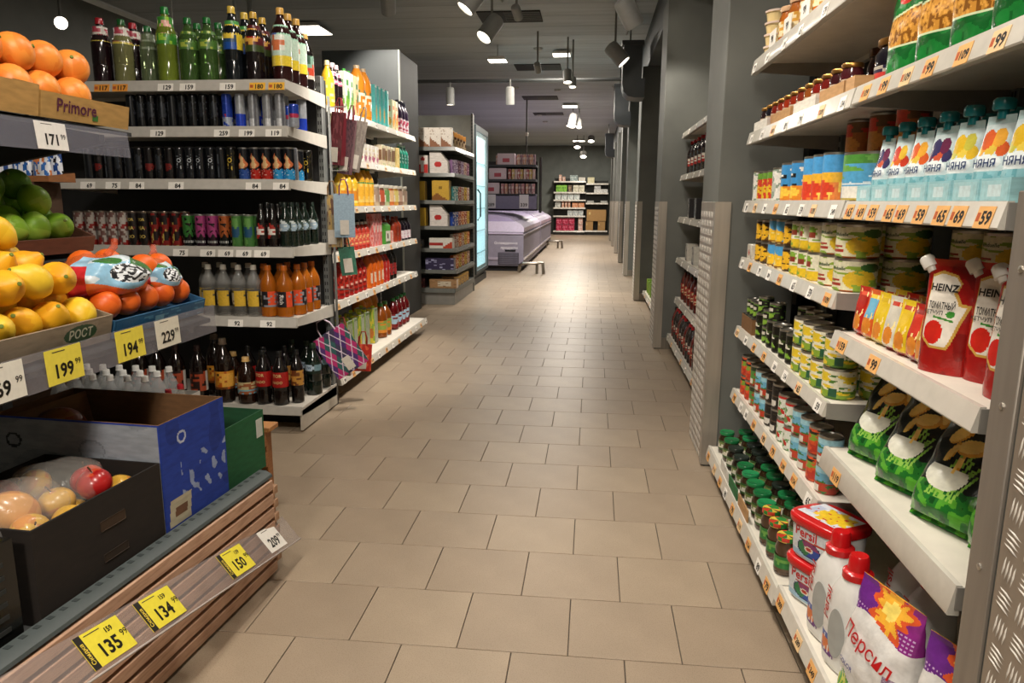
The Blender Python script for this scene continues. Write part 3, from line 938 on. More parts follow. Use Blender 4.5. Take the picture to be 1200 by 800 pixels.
# -- sixth shelf: jam jars, with cardboard trays
ref = 'on the sixth column-side shelf'
gold = 'b98a4a'
jams = [('dark', '2a1a1c'), ('dark', '1c1a22'), ('red', '7a2418'), ('red', '8a2c1a'), ('red', '963018'), ('red', '8a2a16'), ('red', '7a2a1a'), ('amber', '8a4a1c'), ('red', '7a1c16'), ('red', '6a1a16'), ('dark', '3a1418'), ('dark', '4a1a20')]
JP = {c: jar(.038, .105, c, gold, PT('c8b49a', ('n', 10, .1, c), ('e', .5, .45, .1, .3, 'b83a2a')), .15, .5, 'metal') for _, c in jams}
for i, y in enumerate(Y(3.87, 2.68, 12)):
    n_, c = jams[i]
    put('jam_jar', JP[c], f'gold-lidded {n_} jam jar', ref, 'jar', (.858, y, 1.846 + .006), yj(RZ))
for i, (y, w, c) in enumerate(((3.8, .3, 'e0dcd2'), (3.42, .36, 'b98f60'), (3.05, .32, 'dcd7cb'), (2.72, .28, 'b98f60'), (2.53, .10, 'c09668'))):
    put('shelf_tray', (tray(w - .02, .12, .05, .004, c, c).mesh('shelf_tray'), []), ('white' if c[0] in 'ed' else 'brown') + ' cardboard tray under jam jars', ref, 'tray', (.866, y, 1.8412), RZ)
big = jar(.07, .15, '17141c', gold, PT('a8a294', ('n', 9, .0, '26203a'), ('e', .5, .4, .13, .3, 'b83a34')), .12, .45, 'metal')
put('jam_jar', big, 'broad dark jam jar with gold lid', ref, 'jar', (.935, 2.49, 1.847), RZ)
tl = jar(.05, .2, '3a1014', '4a3020', PT('b8a08a', ('n', 10, .05, '6a1a20')), .12, .4, 'metal')
for i, (x, y) in enumerate(((1.03, 2.9), (1.03, 2.74), (1.06, 2.56), (1.15, 2.47))):
    put('jam_jar', tl, 'tall dark-red jar standing behind the small ones', ref, 'jar', (x, y, 1.846 + .0), yj(RZ))

# -- top shelf
ref = 'on the top column-side shelf'
cup = MB().lathe([(.044, 0), (.05, .04), (.055, .042)], 22, 'e0c890', 'gloss').mesh('honey_cup')
cupl = ('lid', MB().lathe([(.056, .042), (.057, .05), (.05, .053), (0, .053)], 22, 'e6cfc0', 'gloss').mesh('lid'))
for L in range(4):
    put('honey_cup', (cup, [cupl]), 'clear honey cup with pink lid, layer', ref, 'cup', (.862, 3.85, 2.19 + L * .054), RZ)
for L in range(3):
    put('honey_cup', (cup, [cupl]), 'clear honey cup in the second stack, layer', ref, 'cup', (.985, 3.83, 2.19 + L * .054), RZ)
hj = jar(.048, .16, 'b0601c', 'd8b08a', PT('e8d8b0', ('n', 9, .15, 'd09a3a')), .2, .6)
for i, y in enumerate((3.56, 3.4, 3.22, 3.04, 2.86)):
    put('honey_jar', hj, 'orange honey jar with beige lid', ref, 'jar', (.855, y, 2.19), yj(RZ))
for i, y in enumerate((3.62, 3.36, 3.1)):
    put('display_card', (MB().box(-.06, .06, -.002, .002, 0, .07, 'e6e2d8', 'card', .001).text('99', .05, .03, 0, .035, -.003, '3a3a3a').mesh('display_card'), []), 'white price card standing in front of honey jars', ref, 'card', (.797, y, 2.196), RZ)

# ================================================================ PRODUCTS ON THE BAY BESIDE THE EDGE POST
# -- pasta packs
def in_poly(u, v, p):
    c = False
    j = len(p) - 1
    for i in range(len(p)):
        if (p[i][1] > v) != (p[j][1] > v) and u < (p[j][0] - p[i][0]) * (v - p[i][1]) / (p[j][1] - p[i][1]) + p[i][0]:
            c = not c
        j = i
    return c
def pasta_paint(u, v):
    if .34 < v < .58 + .1 * u:
        w, k = noise.noise(Vector((u * 17, v * 24, 3.3))), math.sin(u * 60 + 9 * noise.noise(Vector((u * 5, v * 7, 1)))) 
        return 'dca24a' if w > .1 and k > -.5 else ('c48a38' if w > -.2 else '84541e')
    if .32 < v < .69 and (abs(v - .33) < .012 or abs(v - .59 - .1 * u) < .012):
        return 'c9d8b0'
    if ((u - .42) / .24) ** 2 + ((v - .8) / .085) ** 2 < 1:
        if ((u - .42) / .2) ** 2 + ((v - .8) / .05) ** 2 < 1:
            return 'd8cfc0' if noise.noise(Vector((u * 30, v * 60, 1))) > .15 else 'b8281e'
        return 'c02a20'
    if ((u - .42) / .15) ** 2 + ((v - .9) / .06) ** 2 < 1:
        return 'd8b45a'
    w = noise.noise(Vector((u * 5, v * 9, 8)))
    return '1a7430' if w > -.1 else '125a24'
pasta = (ring_body(pouch_rows(.082, .30, .045, 110, lean=.01), 150, pasta_paint, 'foil', .8, .006, 1).mesh('pasta_pack'), [])
for i, (x, y, r) in enumerate(((.90, 2.31, .25), (.915, 2.13, .45), (.92, 1.95, .4), (.925, 1.76, .5))):
    put('pasta_pack', pasta, 'green pasta pack with shells in its window', 'on the pasta shelf', 'pack', (x, y, 1.842), RZ + r, rx=.05)
for i, y in enumerate((2.28, 2.1, 1.92, 1.74)):
    put('pasta_pack', pasta, 'green pasta pack standing behind another', 'on the pasta shelf', 'pack', (1.05, y, 1.842), RZ + .3)

# -- baby puree pouches in pale blue trays
def puree(cols, seed):
    def p(u, v):
        if v > .9:
            return 'b8d4d6'
        if ((u - .45) / .42) ** 2 + ((v - .44) / .1) ** 2 < 1:
            return 'e6eeee'
        for k, (cx, cy, r) in enumerate(((.3, .72, .22), (.66, .74, .2), (.5, .62, .18), (.8, .6, .16), (.18, .6, .14))):
            if ((u - cx) / r) ** 2 + ((v - cy) / (r * .55)) ** 2 < 1:
                return cols[k % len(cols)]
        if v < .34:
            return '8fc4cc' if noise.noise(Vector((u * 7 + seed, v * 9, 0))) > -.1 else '70aeb8'
        return 'cfe0e2'
    b = ring_body(pouch_rows(.052, .18, .026, 70, .05, taper=.28), 96, p, 'foil', .8, .003, seed).mesh('puree_pouch')
    c = MB().lathe([(.011, .172), (.011, .19), (.020, .19), (.0225, .194), (.0225, .21), (.019, .215), (0, .215)], 16, '12686c', 'gloss').mesh('cap')
    t = MB().text('НЯНЯ', .062, .022, -.004, .079, 0, '1f3a6a', 'print', fn=lambda x, z: (x, -.0245 * max(.1, 1 - (x / .054) ** 2) ** .4 - .0035, z)).mesh('lettering')
    return (b, [('cap', c), ('lettering', t)])
pur = [puree(['c9402c', 'e0b83a', 'd8682c'], 1), puree(['e0b82e', 'c8c04a', 'e8cc50'], 2), puree(['3a3560', '6a2a4a', 'c9583a'], 3), puree(['d8602c', 'e8a83a', 'e0c04a'], 4)]
nm = ['red-fruit', 'yellow-fruit', 'dark-berry', 'peach-fruit']
ref = 'on the puree shelf'
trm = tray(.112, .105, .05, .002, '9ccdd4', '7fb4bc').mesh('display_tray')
trp = MB().grid(lambda u, v: (-.05 + .1 * u, -.0533, .005 + v * .04), 8, 5, PT('a8d4da', ('e', .5, .5, .3, .35, 'd0e6ea')), 'print').mesh('front_print')
for i, (y, k, r) in enumerate(((2.33, 2, .2), (2.21, 0, .35), (2.09, 3, .35), (1.965, 2, .45), (1.845, 1, .5), (1.72, 3, .5), (1.60, 1, .55))):
    put('display_tray', (trm, [('front_print', trp)]), 'pale blue display tray holding puree pouches', ref, 'tray', (.862, y, 1.5), RZ)
    put('puree_pouch', pur[k], f'front {nm[k]} puree pouch with teal cap', ref, 'pouch', (.862, y, 1.505), RZ + r * .55, rx=-.04)
    put('puree_pouch', pur[(k + 1) % 4], f'{nm[(k + 1) % 4]} puree pouch with teal cap in the second row', ref, 'pouch', (.975, y + .02, 1.502), RZ + r * .6)

# -- bouillon packs and ketchup
def soup(a, b, c, seed):
    return PT(a, ('b', .0, .07, c), ('r', .2, .85, .45, .82, b), ('r', .2, .85, .82, .9, c), ('e', .5, .28, .3, .16, 'd8842c'), ('n', 6, .42, 'f0d890'))
sp = [(ring_body(pouch_rows(.037, .152, .026, 52, .06, False), 56, soup(*k), 'foil', .7, .004, k[3]).mesh('bouillon_pack'), []) for k in
      [('b8281e', 'a82018', 'd84a2c', 1), ('d8602a', '6ab0d0', 'e8c02a', 2), ('e4c422', 'd8b820', 'c8a818', 3), ('d9d3c4', 'c9c4b6', 'b8301e', 4), ('e6c626', 'dcb820', 'b8301e', 5), ('ac2018', 'c9301e', '8a1812', 6), ('b88a2a', 'c89a34', '8a5a18', 7), ('8a1816', '9a2018', '5a1010', 8)]]
ref = 'on the ketchup shelf'
for i, (y, k, nme) in enumerate(((2.35, 0, 'red'), (2.268, 1, 'orange and blue'), (2.188, 2, 'bright yellow'), (2.108, 3, 'pale grey windowed'), (2.03, 4, 'yellow and red'), (1.952, 5, 'deep red'), (1.90, 6, 'golden'))):
    put('bouillon_pack', sp[k], f'{nme} bouillon pack', ref, 'pack', (.855, y, 1.092), RZ + .12 + R.uniform(-.06, .06))
    put('bouillon_pack', sp[(k + 3) % 8], 'bouillon pack in the second row', ref, 'pack', (.93, y, 1.092), RZ + .2)
KP = [(.10, .86), (.30, .90), (.60, .87), (.72, .80), (.66, .72), (.78, .63), (.95, .62), (.72, .28), (.66, .22), (.30, .22), (.10, .30)]
KI = [(.12, .84), (.30, .875), (.58, .85), (.69, .795), (.60, .71), (.74, .605), (.88, .60), (.68, .30), (.63, .245), (.31, .245), (.12, .32)]
def ket(u, v):
    if in_poly(u, v, KI):
        if ((u - .33) / .19) ** 2 + ((v - .36) / .105) ** 2 < 1:
            return 'c8241c'
        if ((u - .62) / .09) ** 2 + ((v - .53) / .03) ** 2 < 1 or (abs(v - .49 + .06 * (u - .4)) < .009 and .28 < u < .7):
            return '3f8a34'
        return 'e4ddd0'
    if in_poly(u, v, KP):
        return 'c9a04a'
    return '9c1814' if noise.noise(Vector((u * 4, v * 5, 2))) > -.25 else '84120f'
def kfn(y0):
    return lambda x, z: (x, -.036 * max(.06, 1 - abs(x / .065) ** 2.2) ** .5 * (1 if z < .07 else max(.05, 1 - ((z / .27 - .25) / .71) ** 1.6)) - y0, z)
kb = ring_body(pouch_rows(.062, .275, .034, 140, .04), 150, ket, 'foil', .85, .0035, 5).mesh('ketchup_pouch')
kt = MB()
kt.text('HEINZ', .068, .028, -.01, .208, col='1c1c1c', f='print', fn=kfn(.0045), bold=.028)
kt.text('ТОМАТНЫЙ', .066, .022, -.008, .168, col='1c1c1c', f='print', fn=kfn(.0045), stretch=True, bold=.022)
kt.text('КЕТЧУП', .05, .014, -.026, .148, col='1c1c1c', f='print', fn=kfn(.0045))
kc = MB().lathe([(.011, 0), (.011, .012), (.017, .012), (.017, .036), (.013, .042), (0, .042)], 16, 'd8d4cc', 'gloss')
kc.v = [((Matrix.Rotation(-.6, 3, 'Y') @ Vector(p)) + Vector((-.054, 0, .243))).to_tuple() for p in kc.v]
ketchup = (kb, [('cap', kc.mesh('cap')), ('lettering', kt.mesh('lettering'))])
spawn('ketchup_pouch', ketchup, 'front red ketchup pouch with white spout cap and tomato label', 'pouch', (.87, 1.845, 1.0925), RZ + .60, 'ketchup pouches')
spawn('ketchup_pouch', ketchup, 'red ketchup pouch leaning close behind the front one', 'pouch', (.93, 1.745, 1.0925), RZ + .62, 'ketchup pouches')
spawn('ketchup_pouch', ketchup, 'red ketchup pouch half hidden by the steel edge post', 'pouch', (.885, 1.585, 1.0925), RZ + .2, 'ketchup pouches')

# -- crisp bags leaning on the shelf below
CH = [(.34, .75, .17, .075, .6), (.62, .84, .2, .06, -.5), (.55, .645, .19, .075, .1), (.33, .575, .1, .05, 1.1), (.74, .72, .12, .07, -.9), (.24, .86, .12, .05, .3), (.5, .5, .09, .045, 1.2), (.44, .93, .13, .04, -.2)]
def crisp(u, v):
    if v > .93:
        return '20241c'
    for cx, cy, a, b, t in CH:
        dx, dy = u - cx, v - cy
        p, q = dx * math.cos(t) + dy * math.sin(t), -dx * math.sin(t) + dy * math.cos(t)
        if (p / a) ** 2 + (q / b) ** 2 < 1:
            return 'fad070' if (p / a + .2) ** 2 + (q / b - .2) ** 2 < .75 else 'e4a23a'
    if ((u - .42) / .28) ** 2 + ((v - .39) / .125) ** 2 < 1 and v < .45:
        return 'e4e4d4'
    if ((u - .8) / .14) ** 2 + ((v - .82) / .085) ** 2 < 1:
        return '1f7a30'
    for k in range(7):
        x0, s = .3 + .06 * k, .55 + .25 * math.sin(k * 2.1)
        if abs(u - x0 - (v - .24) * s) < .019 and .2 < v < .64 - .03 * k:
            return '86b84a'
    if v < .30 + .12 * noise.noise(Vector((u * 4, 2, 1))):
        w = noise.noise(Vector((u * 6, v * 12, 4)))
        return '4f9a2c' if w > .1 else ('1f6a24' if w > -.25 else '124a1a')
    return '10140f'
cb = ring_body(pouch_rows(.10, .325, .05, 140, .05, False), 160, crisp, 'foil', .75, .008, 9).mesh('crisp_bag')
crisps = (cb, [])
for i, (x, y, a, d) in enumerate(((.885, 2.26, .42, 'crisp bag at the shelf end with the most pale green'), (.885, 2.03, .42, 'crisp bag in the middle of the three black-green ones'), (.89, 1.80, .42, 'crisp bag closest to the edge post, beside its two twins'))):
    spawn('crisp_bag', crisps, 'black and green ' + d.replace('closest to', 'next to'), 'bag', (x, y, .703), RZ + a, 'crisp bags', rx=-.42)
spawn('crisp_bag', crisps, 'black and green crisp bag lying behind the front three', 'bag', (1.06, 2.12, .71), RZ + .3, 'crisp bags', rx=-.2)
spawn('crisp_bag', crisps, 'black and green crisp bag mostly behind the steel edge post', 'bag', (.93, 1.60, .705), RZ + .3, 'crisp bags', rx=-.25)

# -- detergents on the bottom board
def tub():
    def rr(z, w, d):
        return (z, w, d)
    m = ring_body([rr(0, .092, .072), rr(.004, .096, .076), rr(.05, .1, .08), rr(.1, .104, .084), rr(.125, .106, .086)], 40, 'dfe2e0', 'gloss', .55)
    lid = ring_body([rr(.118, .111, .091), rr(.122, .114, .094), rr(.14, .115, .095), rr(.146, .112, .092), rr(.150, .104, .084)], 40, 'c41a1c', 'gloss', .55)
    def emb(u, v):
        x, y = (u - .5) * 2, (v - .36) * 1.9
        r = math.hypot(x * 1.1, y * 1.25)
        a = math.atan2(y, x)
        if v > .62 and v < .66 + .1 * (u - .5):
            return 'b9402c'
        if r < .16:
            return 'b8301e'
        if r < .24:
            return 'e0dccc'
        if r < .62:
            k = int((a + PI + r * 1.5) / (2 * PI) * 3) % 3
            return ['2f7a4a', '2a4aa0', '8a3a6a'][k]
        if r < .7:
            return '20305a'
        return 'd6dde2' if v > .2 else '9cc0d8'
    def fy(x):
        return -.0865 * (1 - abs(x / .104) ** (2 / .55)) ** (.55 / 2)
    p = MB().grid(lambda u, v: (-.08 + .16 * u, fy(-.08 + .16 * u) - .0022 + (1 - v) * .008, .012 + v * .1), 36, 26, emb, 'print').mesh('front_print')
    t = MB().text('Persil', .105, .032, -.012, .1, col='c01a1c', f='print', fn=lambda x, z: (x, fy(x) - .0045 + .002, z)).mesh('lettering')
    lp = MB().grid(lambda u, v: (-.085 + .17 * u, -.06 + .12 * v, .1512), 26, 18, PT('d8dce4', ('d', lambda u, v: ((u - .6) / .4) ** 2 + ((v - .5) / .42) ** 2 < 1 + .35 * math.sin(9 * math.atan2(v - .5, u - .6)), 'e8c428'), ('r', .02, .25, .2, .8, 'b8c4dc'), ('n', 12, .45, 'c02a2a')), 'print').mesh('lid_print')
    return (m.mesh('capsule_tub'), [('lid', lid.mesh('lid'), [('lid_print', lp)], 'red lid with yellow print'), ('front_print', p, [('lettering', t)])])
tb = tub()
spawn('capsule_tub', tb, 'lower red-lidded detergent capsule tub on the bottom shelf', 'tub', (.80, 2.32, .1925), RZ + .5, 'capsule tubs')
spawn('capsule_tub', tb, 'upper red-lidded detergent capsule tub stacked on the other', 'tub', (.80, 2.315, .3445), RZ + .5, 'capsule tubs')
def gel():
    rows = [(0, .062, .04), (.004, .068, .044), (.02, .07, .046), (.12, .07, .046), (.16, .066, .045), (.2, .056, .043, .006), (.235, .04, .036, .012), (.25, .03, .03, .014), (.262, .026, .026, .014)]
    hand = lambda u, v: 'e4e4e0'
    m = ring_body(rows, 36, hand, 'gloss', .8)
    cap = MB().lathe([(.033, .25), (.036, .252), (.036, .268), (.031, .272), (.025, .274), (.0235, .306), (.02, .312), (0, .312)], 24, 'c2161a', 'gloss', ctr=(.014, 0)).mesh('cap')
    # grip: flush grey oval, the shade of a hollow put into colour
    hol = MB().grid(lambda u, v: (.016 + .03 * math.cos(2 * PI * u) * v, -.0475 * (1 - min(.9, abs((.016 + .03 * math.cos(2 * PI * u) * v) / .07)) ** 2.5) ** .4 - .0012, .105 + .065 * math.sin(2 * PI * u) * v), 28, 4, 'a4a7a4', 'gloss')
    lab = MB().grid(lambda u, v: (-.058 + .072 * u, -.0445 * (1 - abs((-.058 + .072 * u) / .07) ** 2.5) ** .4 - .0022, .03 + .13 * v), 16, 26, PT('e8e6e2', ('b', 0, .3, '6a3a80'), ('e', .5, .2, .4, .14, 'd8743a'), ('b', .3, .42, '3a58a8'), ('n', 7, .35, 'e6e6e2', 0, .42)), 'print').mesh('label')
    t = MB().text('Persil', .1, .028, -.032, .165, col='b8181c', f='print', rot=PI / 2, fn=lambda x, z: (x, -.0462 * (1 - min(.95, abs(x / .07)) ** 2.5) ** .4 - .003 + max(0, z - .16) * .12, z)).mesh('lettering')
    return (m.mesh('gel_bottle'), [('cap', cap, [], 'red ribbed cap'), ('handle_hollow', hol.mesh('handle_hollow')), ('label', lab, [('lettering', t)])])
gb = gel()
for x, y, r, d in ((.757, 2.115, .25, 'white detergent bottle with red cap standing beside the capsule tubs'), (.757, 1.965, .25, 'white detergent bottle with red cap just before the purple powder bag'),
                   (.97, 2.09, .3, 'white red-capped detergent bottle in the back, beside the tubs'), (.95, 1.93, .3, 'white red-capped detergent bottle in the back, behind the powder bag')):
    spawn('gel_bottle', gb, d, 'bottle', (x, y, .1925), RZ + r, 'detergent bottles', scale=1.13)
def powder(u, v):
    if v > .70 + .05 * math.sin(u * 5):
        x, y = u - .58, (v - .87) * 1.3
        r = math.hypot(x, y)
        a = math.atan2(y, x)
        k = .2 + .1 * math.sin(a * 9) * math.sin(a * 4 + 1)
        if r < .10:
            return 'f6dc70'
        if r < k:
            return 'eeb03a'
        if r < k + .09:
            return 'd8582e'
        if v < .78 and int(u * 40) % 2 == 0 and int(v * 60) % 2 == 0:
            return 'c9a0d0'
        return '6a2a86' if u < .5 else '8a2a80'
    if v < .25:
        x = u - .2
        if v < .22 - abs(x) * .9:
            return '4f9a34' if noise.noise(Vector((u * 18, v * 6, 0))) > -.1 else 'c8d048'
    if .8 < u and .06 < v < .42:
        return '8a7490' if noise.noise(Vector((u * 40, v * 90, 1))) > -.1 else 'b0a0b4'
    return 'dcdad6'
pb_rows = pouch_rows(.112, .32, .066, 150, .03)
pb = ring_body(pb_rows, 170, powder, 'foil', .6, .007, 12).mesh('powder_bag')
def pfn(x, z):
    v = z / .32
    t = .066 * (1 - max(0, (v - .25) / .72) ** 1.6)
    return (x, -t * (1 - min(.98, abs(x / .112)) ** (2 / .6)) ** .3 - .0065, z)
pt = MB().text('Персил', .185, .085, -.006, .16, col='b8161a', f='print', rot=-.16, bold=.006, fn=pfn)
pt.text('COLOR', .06, .017, -.055, .09, col='2a2f80', f='print', rot=-.1, fn=pfn)
powder_bag = (pb, [('lettering', pt.mesh('lettering'))])
spawn('powder_bag', powder_bag, 'large washing powder bag, white with purple sunburst top', 'bag', (.785, 1.80, .197), RZ + .32, 'powder bags', rx=-.04)
spawn('powder_bag', powder_bag, 'second washing powder bag, mostly behind the steel edge post', 'bag', (.87, 1.55, .193), RZ + .45, 'powder bags')

# -- recessed shelving between the columns
for (y1, w, d, i) in ((7.46, 2.74, .40, 0), (11.15, 3.0, .40, 1)):
    shelf_unit('gondola_shelf', 'shelving bay in the gap between the first and second columns' if i == 0 else 'shelving bay in the gap between the second and third columns', (.80, y1, 0), -PI / 2, w, .5,
               [(.17, .0, .05, tags(w, 8, PR, [WH, OR], 20 + i))] + [(z, .06, .05, tags(w, 7, PR, [WH], 30 + k)) for k, z in enumerate((.55, .95, 1.35, 1.75, 2.15)[:5 if i == 0 else 0])], 2.4, plinth=(.06, .1, '55524e'))
wine = bottle(.042, .31, '1a0e10', 'a01a1e', PT('1c1416', ('r', .35, .65, .3, .8, 'd8d2c4'), ('n', 8, .3, 'a02a24')), (.25, .55), 'dark_liquid')
sq = bottle(.04, .3, '5a1410', '1c1c1c', PT('9a2a1e', ('n', 7, .2, 'd8c8a0')), (.25, .55), 'dark_liquid')
gbx = carton(.09, .07, .2, '7fae3c', PT('7fae3c', ('n', 6, .1, 'd8d050')))
for i, y in enumerate(Y(7.3, 5.0, 16)):
    put('sauce_bottle', wine if i % 3 else sq, 'dark sauce bottle with red cap' if i % 3 else 'red sauce bottle with black cap', 'low in the gap past the first column', 'bottle', (.86, y, .17))
for i, y in enumerate(Y(7.25, 5.2, 10)):
    put('sauce_bottle', sq, 'red sauce bottle with black cap', 'on the second shelf past the first column', 'bottle', (.925, y, .55))
    put('sauce_bottle', wine, 'dark sauce bottle with red cap', 'on the fifth shelf past the first column', 'bottle', (.925, y, 1.75))
    if i % 2:
        put('food_box', carton(.12, .1, .18, '2c2a2c', PT('2c2a2c', ('n', 5, .2, 'c8c4bc'))), 'dark food carton', 'on the fourth shelf past the first column', 'box', (.94, y, 1.35), RZ)
        put('food_box', carton(.12, .1, .16, 'd0ccc2', PT('d0ccc2', ('n', 5, .1, '3a3a44'))), 'white food carton', 'on the third shelf past the first column', 'box', (.94, y, .95), RZ)
for i, y in enumerate(Y(10.9, 8.6, 9)):
    put('tea_box', gbx, 'green carton', 'low in the gap past the second column', 'box', (.87, y, .17), RZ)

# ================================================================ DRINKS RACK (faces the camera)
def bx(p):
    return -3.118 + (p - 110) * .00567 + .0000035 * (p - 110) * 0
SX, SW, SY = -4.05, 2.20, 4.38
def st(p, t, c=WH):
    return (bx(p) - SX, t, c, .10)
soda_lv = [
    (.165, 0, .05, []),
    (.755, 0, .06, [st(262, '92'), st(300, '92')]),
    (1.20, 0, .06, [st(203, '75'), st(235, '69'), st(256, '69'), st(277, '69'), st(298, '69')]),
    (1.615, 0, .06, [st(100, '69'), st(130, '75'), st(158, '84'), st(204, '84'), st(293, '84'), st(324, '84')], (.62, 2.20)),
    (1.93, 0, .06, [st(188, '129'), st(261, '259'), st(289, '199'), st(319, '119')]),
    (2.20, 0, .06, [st(128, '117', 'e89a3c'), st(149, '117', 'e89a3c'), st(201, '129'), st(226, '159'), st(271, '159'), st(304, '180', 'efb63c'), st(325, '180', 'efb63c')])]
rack = shelf_unit('drinks_rack', 'grey end shelving of drinks facing the aisle, six boards of cans and bottles', (SX, SY, 0), 0, SW, .66, soda_lv, 2.3, board='cfc9be', rail='bdb9b1', end='cdc9c0', back='2e2f30', plinth=(.2, .12, '1c1b1a'))
obj('side_skirt', MB().box(SW - .012, SW + .004, 0, .66, .012, .15, 'c2bbae', 'paint', .002).mesh('side_skirt'), rack)
SR = 'of the drinks rack'
lbw = PT('d9d4cc', ('n', 8, .1, 'b8485a'), ('b', .0, .1, 'c9b84a'))
teaL = PT('2a4a6a', ('e', .45, .62, .16, .3, 'f0d048'), ('e', .45, .66, .12, .06, 'c02a24'), ('b', 0, .3, '1f4fa0'), ('r', .62, .78, 0, 1, 'e8cc3a'), ('b', .9, 1, '4a9a4a'))
greenL = PT('3f8f34', ('r', .3, .42, .1, .9, 'c9d84a'), ('e', .58, .6, .13, .25, 'e8b0a0'), ('e', .56, .55, .09, .08, 'c0392b'), ('n', 9, .3, '9ac83c'))
flow = PT('c8e0d0', ('b', .75, 1, 'a8dcc0'), ('e', .5, .55, .14, .18, 'd8784a'), ('e', .42, .8, .1, .07, '4a6ab0'), ('b', 0, .3, 'ecd03c'), ('e', .42, .12, .07, .07, 'f0d860'), ('n', 8, .25, 'e8ece0', .3, .8))
redl = PT('5a1a20', ('e', .5, .6, .16, .3, 'e0a84a'), ('e', .5, .55, .1, .08, 'b0241c'), ('b', 0, .25, '3a4a20'))
darkL = PT('2f4a3c', ('b', .1, .5, 'a83a24'), ('n', 9, .1, '6a8a7a'), ('b', 0, .1, 'b8b0a4'))
b_cherry = bottle(.058, .385, '1c0c12', 'a01c28', lbw, (.63, .86), 'dark_liquid')
b_clear = bottle(.058, .375, '8a8a5c', '1f5a2c', lbw, (.6, .86), 'liquid')
b_pale = bottle(.055, .36, '7f8f6a', '2a6a3a', PT('9aa890', ('n', 8, .2, '6a7a5a')), (.6, .86), 'liquid')
b_green = bottle(.06, .44, '8a9e3a', '1f7a34', greenL, (.5, .86), 'liquid')
b_gr2 = bottle(.058, .375, '4a6a34', '1f6a30', PT('4f7a34', ('n', 9, .25, 'a8b84a')), (.5, .78), 'liquid')
b_tea = bottle(.057, .435, '14181c', 'd8b850', teaL, (.42, .8), 'dark_liquid')
b_tea2 = bottle(.055, .40, '1a1214', 'd0a848', redl, (.42, .8), 'dark_liquid')
b_flow = bottle(.058, .42, '2c0f10', 'd8aa58', flow, (.2, .76), 'dark_liquid')
b_dk = bottle(.054, .36, '120c0c', 'c09a58', darkL, (.2, .72), 'dark_liquid')
for p, pr, d in ((121, b_cherry, 'dark cherry bottle with white neck label'), (146, b_clear, 'pale bottle with white neck label and green cap'), (197, b_green, 'tallest bright green bottle with pink fruit label'),
                 (222, b_gr2, 'dark green drink bottle with green cap'), (244, b_gr2, 'dark green drink bottle with green cap'), (272, b_tea, 'yellow-capped iced tea bottle with lemon label'), (296, b_tea2, 'yellow-capped iced tea bottle with dark red label'),
                 (326, b_flow, 'tall dark bottle with flowery white and yellow label')):
    put('drink_bottle', pr, d, 'on the top drinks-rack board', 'bottle', (bx(p), 4.46, 2.20), R.uniform(-.2, .2))
for x, y, pr, d in ((-2.93, 4.60, b_cherry, 'cherry drink bottle half hidden behind the front row'), (-2.82, 4.58, b_pale, 'dull pale-green bottle behind the front row'), (-2.695, 4.58, b_gr2, 'green bottle behind, before the tallest green one'),
                    (-2.50, 4.60, b_gr2, 'dark green bottle in the second row'), (-2.36, 4.60, b_gr2, 'dark green bottle in the second row'), (-2.19, 4.61, b_tea, 'lemon tea bottle in the second row'), (-2.07, 4.60, b_tea2, 'dark tea bottle in the second row'),
                    (-1.905, 4.60, b_flow, 'flowery dark bottle in the second row'), (-1.905, 4.73, b_flow, 'flowery dark bottle in the third row'),
                    (-1.905, 4.86, b_dk, 'dark bottle with grey label by the post, back row'), (-2.03, 4.74, b_dk, 'dark bottle with grey label in the third row'), (-2.15, 4.74, b_tea2, 'dark tea bottle in the third row')):
    put('drink_bottle', pr, d, 'on the top drinks-rack board', 'bottle', (x, y, 2.20), R.uniform(-.3, .3))
# cans
def slim(base, *l, text=None, r=.031, h=.20, lid='a8a8a8'):
    return can(r, h, PT(base, *l), lid, 36, 20, text, True, 'canprint')
blk_a = slim('16181c', ('r', .40, .44, .1, .8, '5a6068'), ('n', 6, .45, '2c3038'))
blk_b = slim('101114', ('r', .42, .58, .3, .75, '2e3238'), ('n', 16, .35, '3a3e44', .2, .8))
blk_t = slim('15171c', ('n', 12, .48, '2a2e36'), text=[('VOLT', .12, .026, .0, .11, 'b0b6bc', -PI / 2)])
blk_r = slim('120f10', ('e', .5, .4, .16, .12, '7a2420'), ('n', 12, .42, '2c2426'))
gold_t = slim('14130f', ('n', 10, .42, '3a3420'), text=[('VOLT', .13, .03, .0, .11, 'd8b840', -PI / 2)])
blu_s = slim('1c3a9c', ('b', 0, .3, 'aab4c4'), ('r', .3, .5, .3, .42, 'c03a54'), ('n', 6, .3, '2c4ab0'))
sil = slim('9a9ca0', ('r', .3, .36, 0, 1, 'd0d2d4'), ('r', .62, .7, 0, 1, '6a6c72'), ('r', .45, .6, .0, .28, 'd8dade'))
sil_b = slim('a4a8ae', ('b', .0, .42, '2444c0'), ('r', .3, .4, .42, 1, 'd4d6da'))
rb = can(.031, .138, PT('9aa0aa', ('b', .5, 1, '1f3fa4'), ('e', .55, .5, .22, .09, 'c03a5c'), ('r', .3, .36, 0, 1, 'c0c4cc')), '8a8e98', 36, 20, None, True, 'canprint')
def flame(base, low):
    def p(u, v):
        w = .17 * (1 - (v - .38) / .5) * (1 + .5 * noise.noise(Vector((v * 9, 1, 2))))
        if v > .36 and abs(u - .5 - .04 * math.sin(v * 14)) < w:
            return 'f0c890' if abs(u - .5) < w * .5 else 'd8784a'
        if v < .38 - .06 * abs(math.sin(u * 19)):
            return low if noise.noise(Vector((u * 14, v * 20, 0))) < .28 else base
        return '17191f'
    return can(.034, .195, p, 'b0b0b0', 44, 40, None, False, 'canprint')
fl_b, fl_r, fl_d = flame('cfe6f2', '2f9ad8'), flame('e8b8a8', 'b8281e'), flame('6a88c0', '2a4f9c')
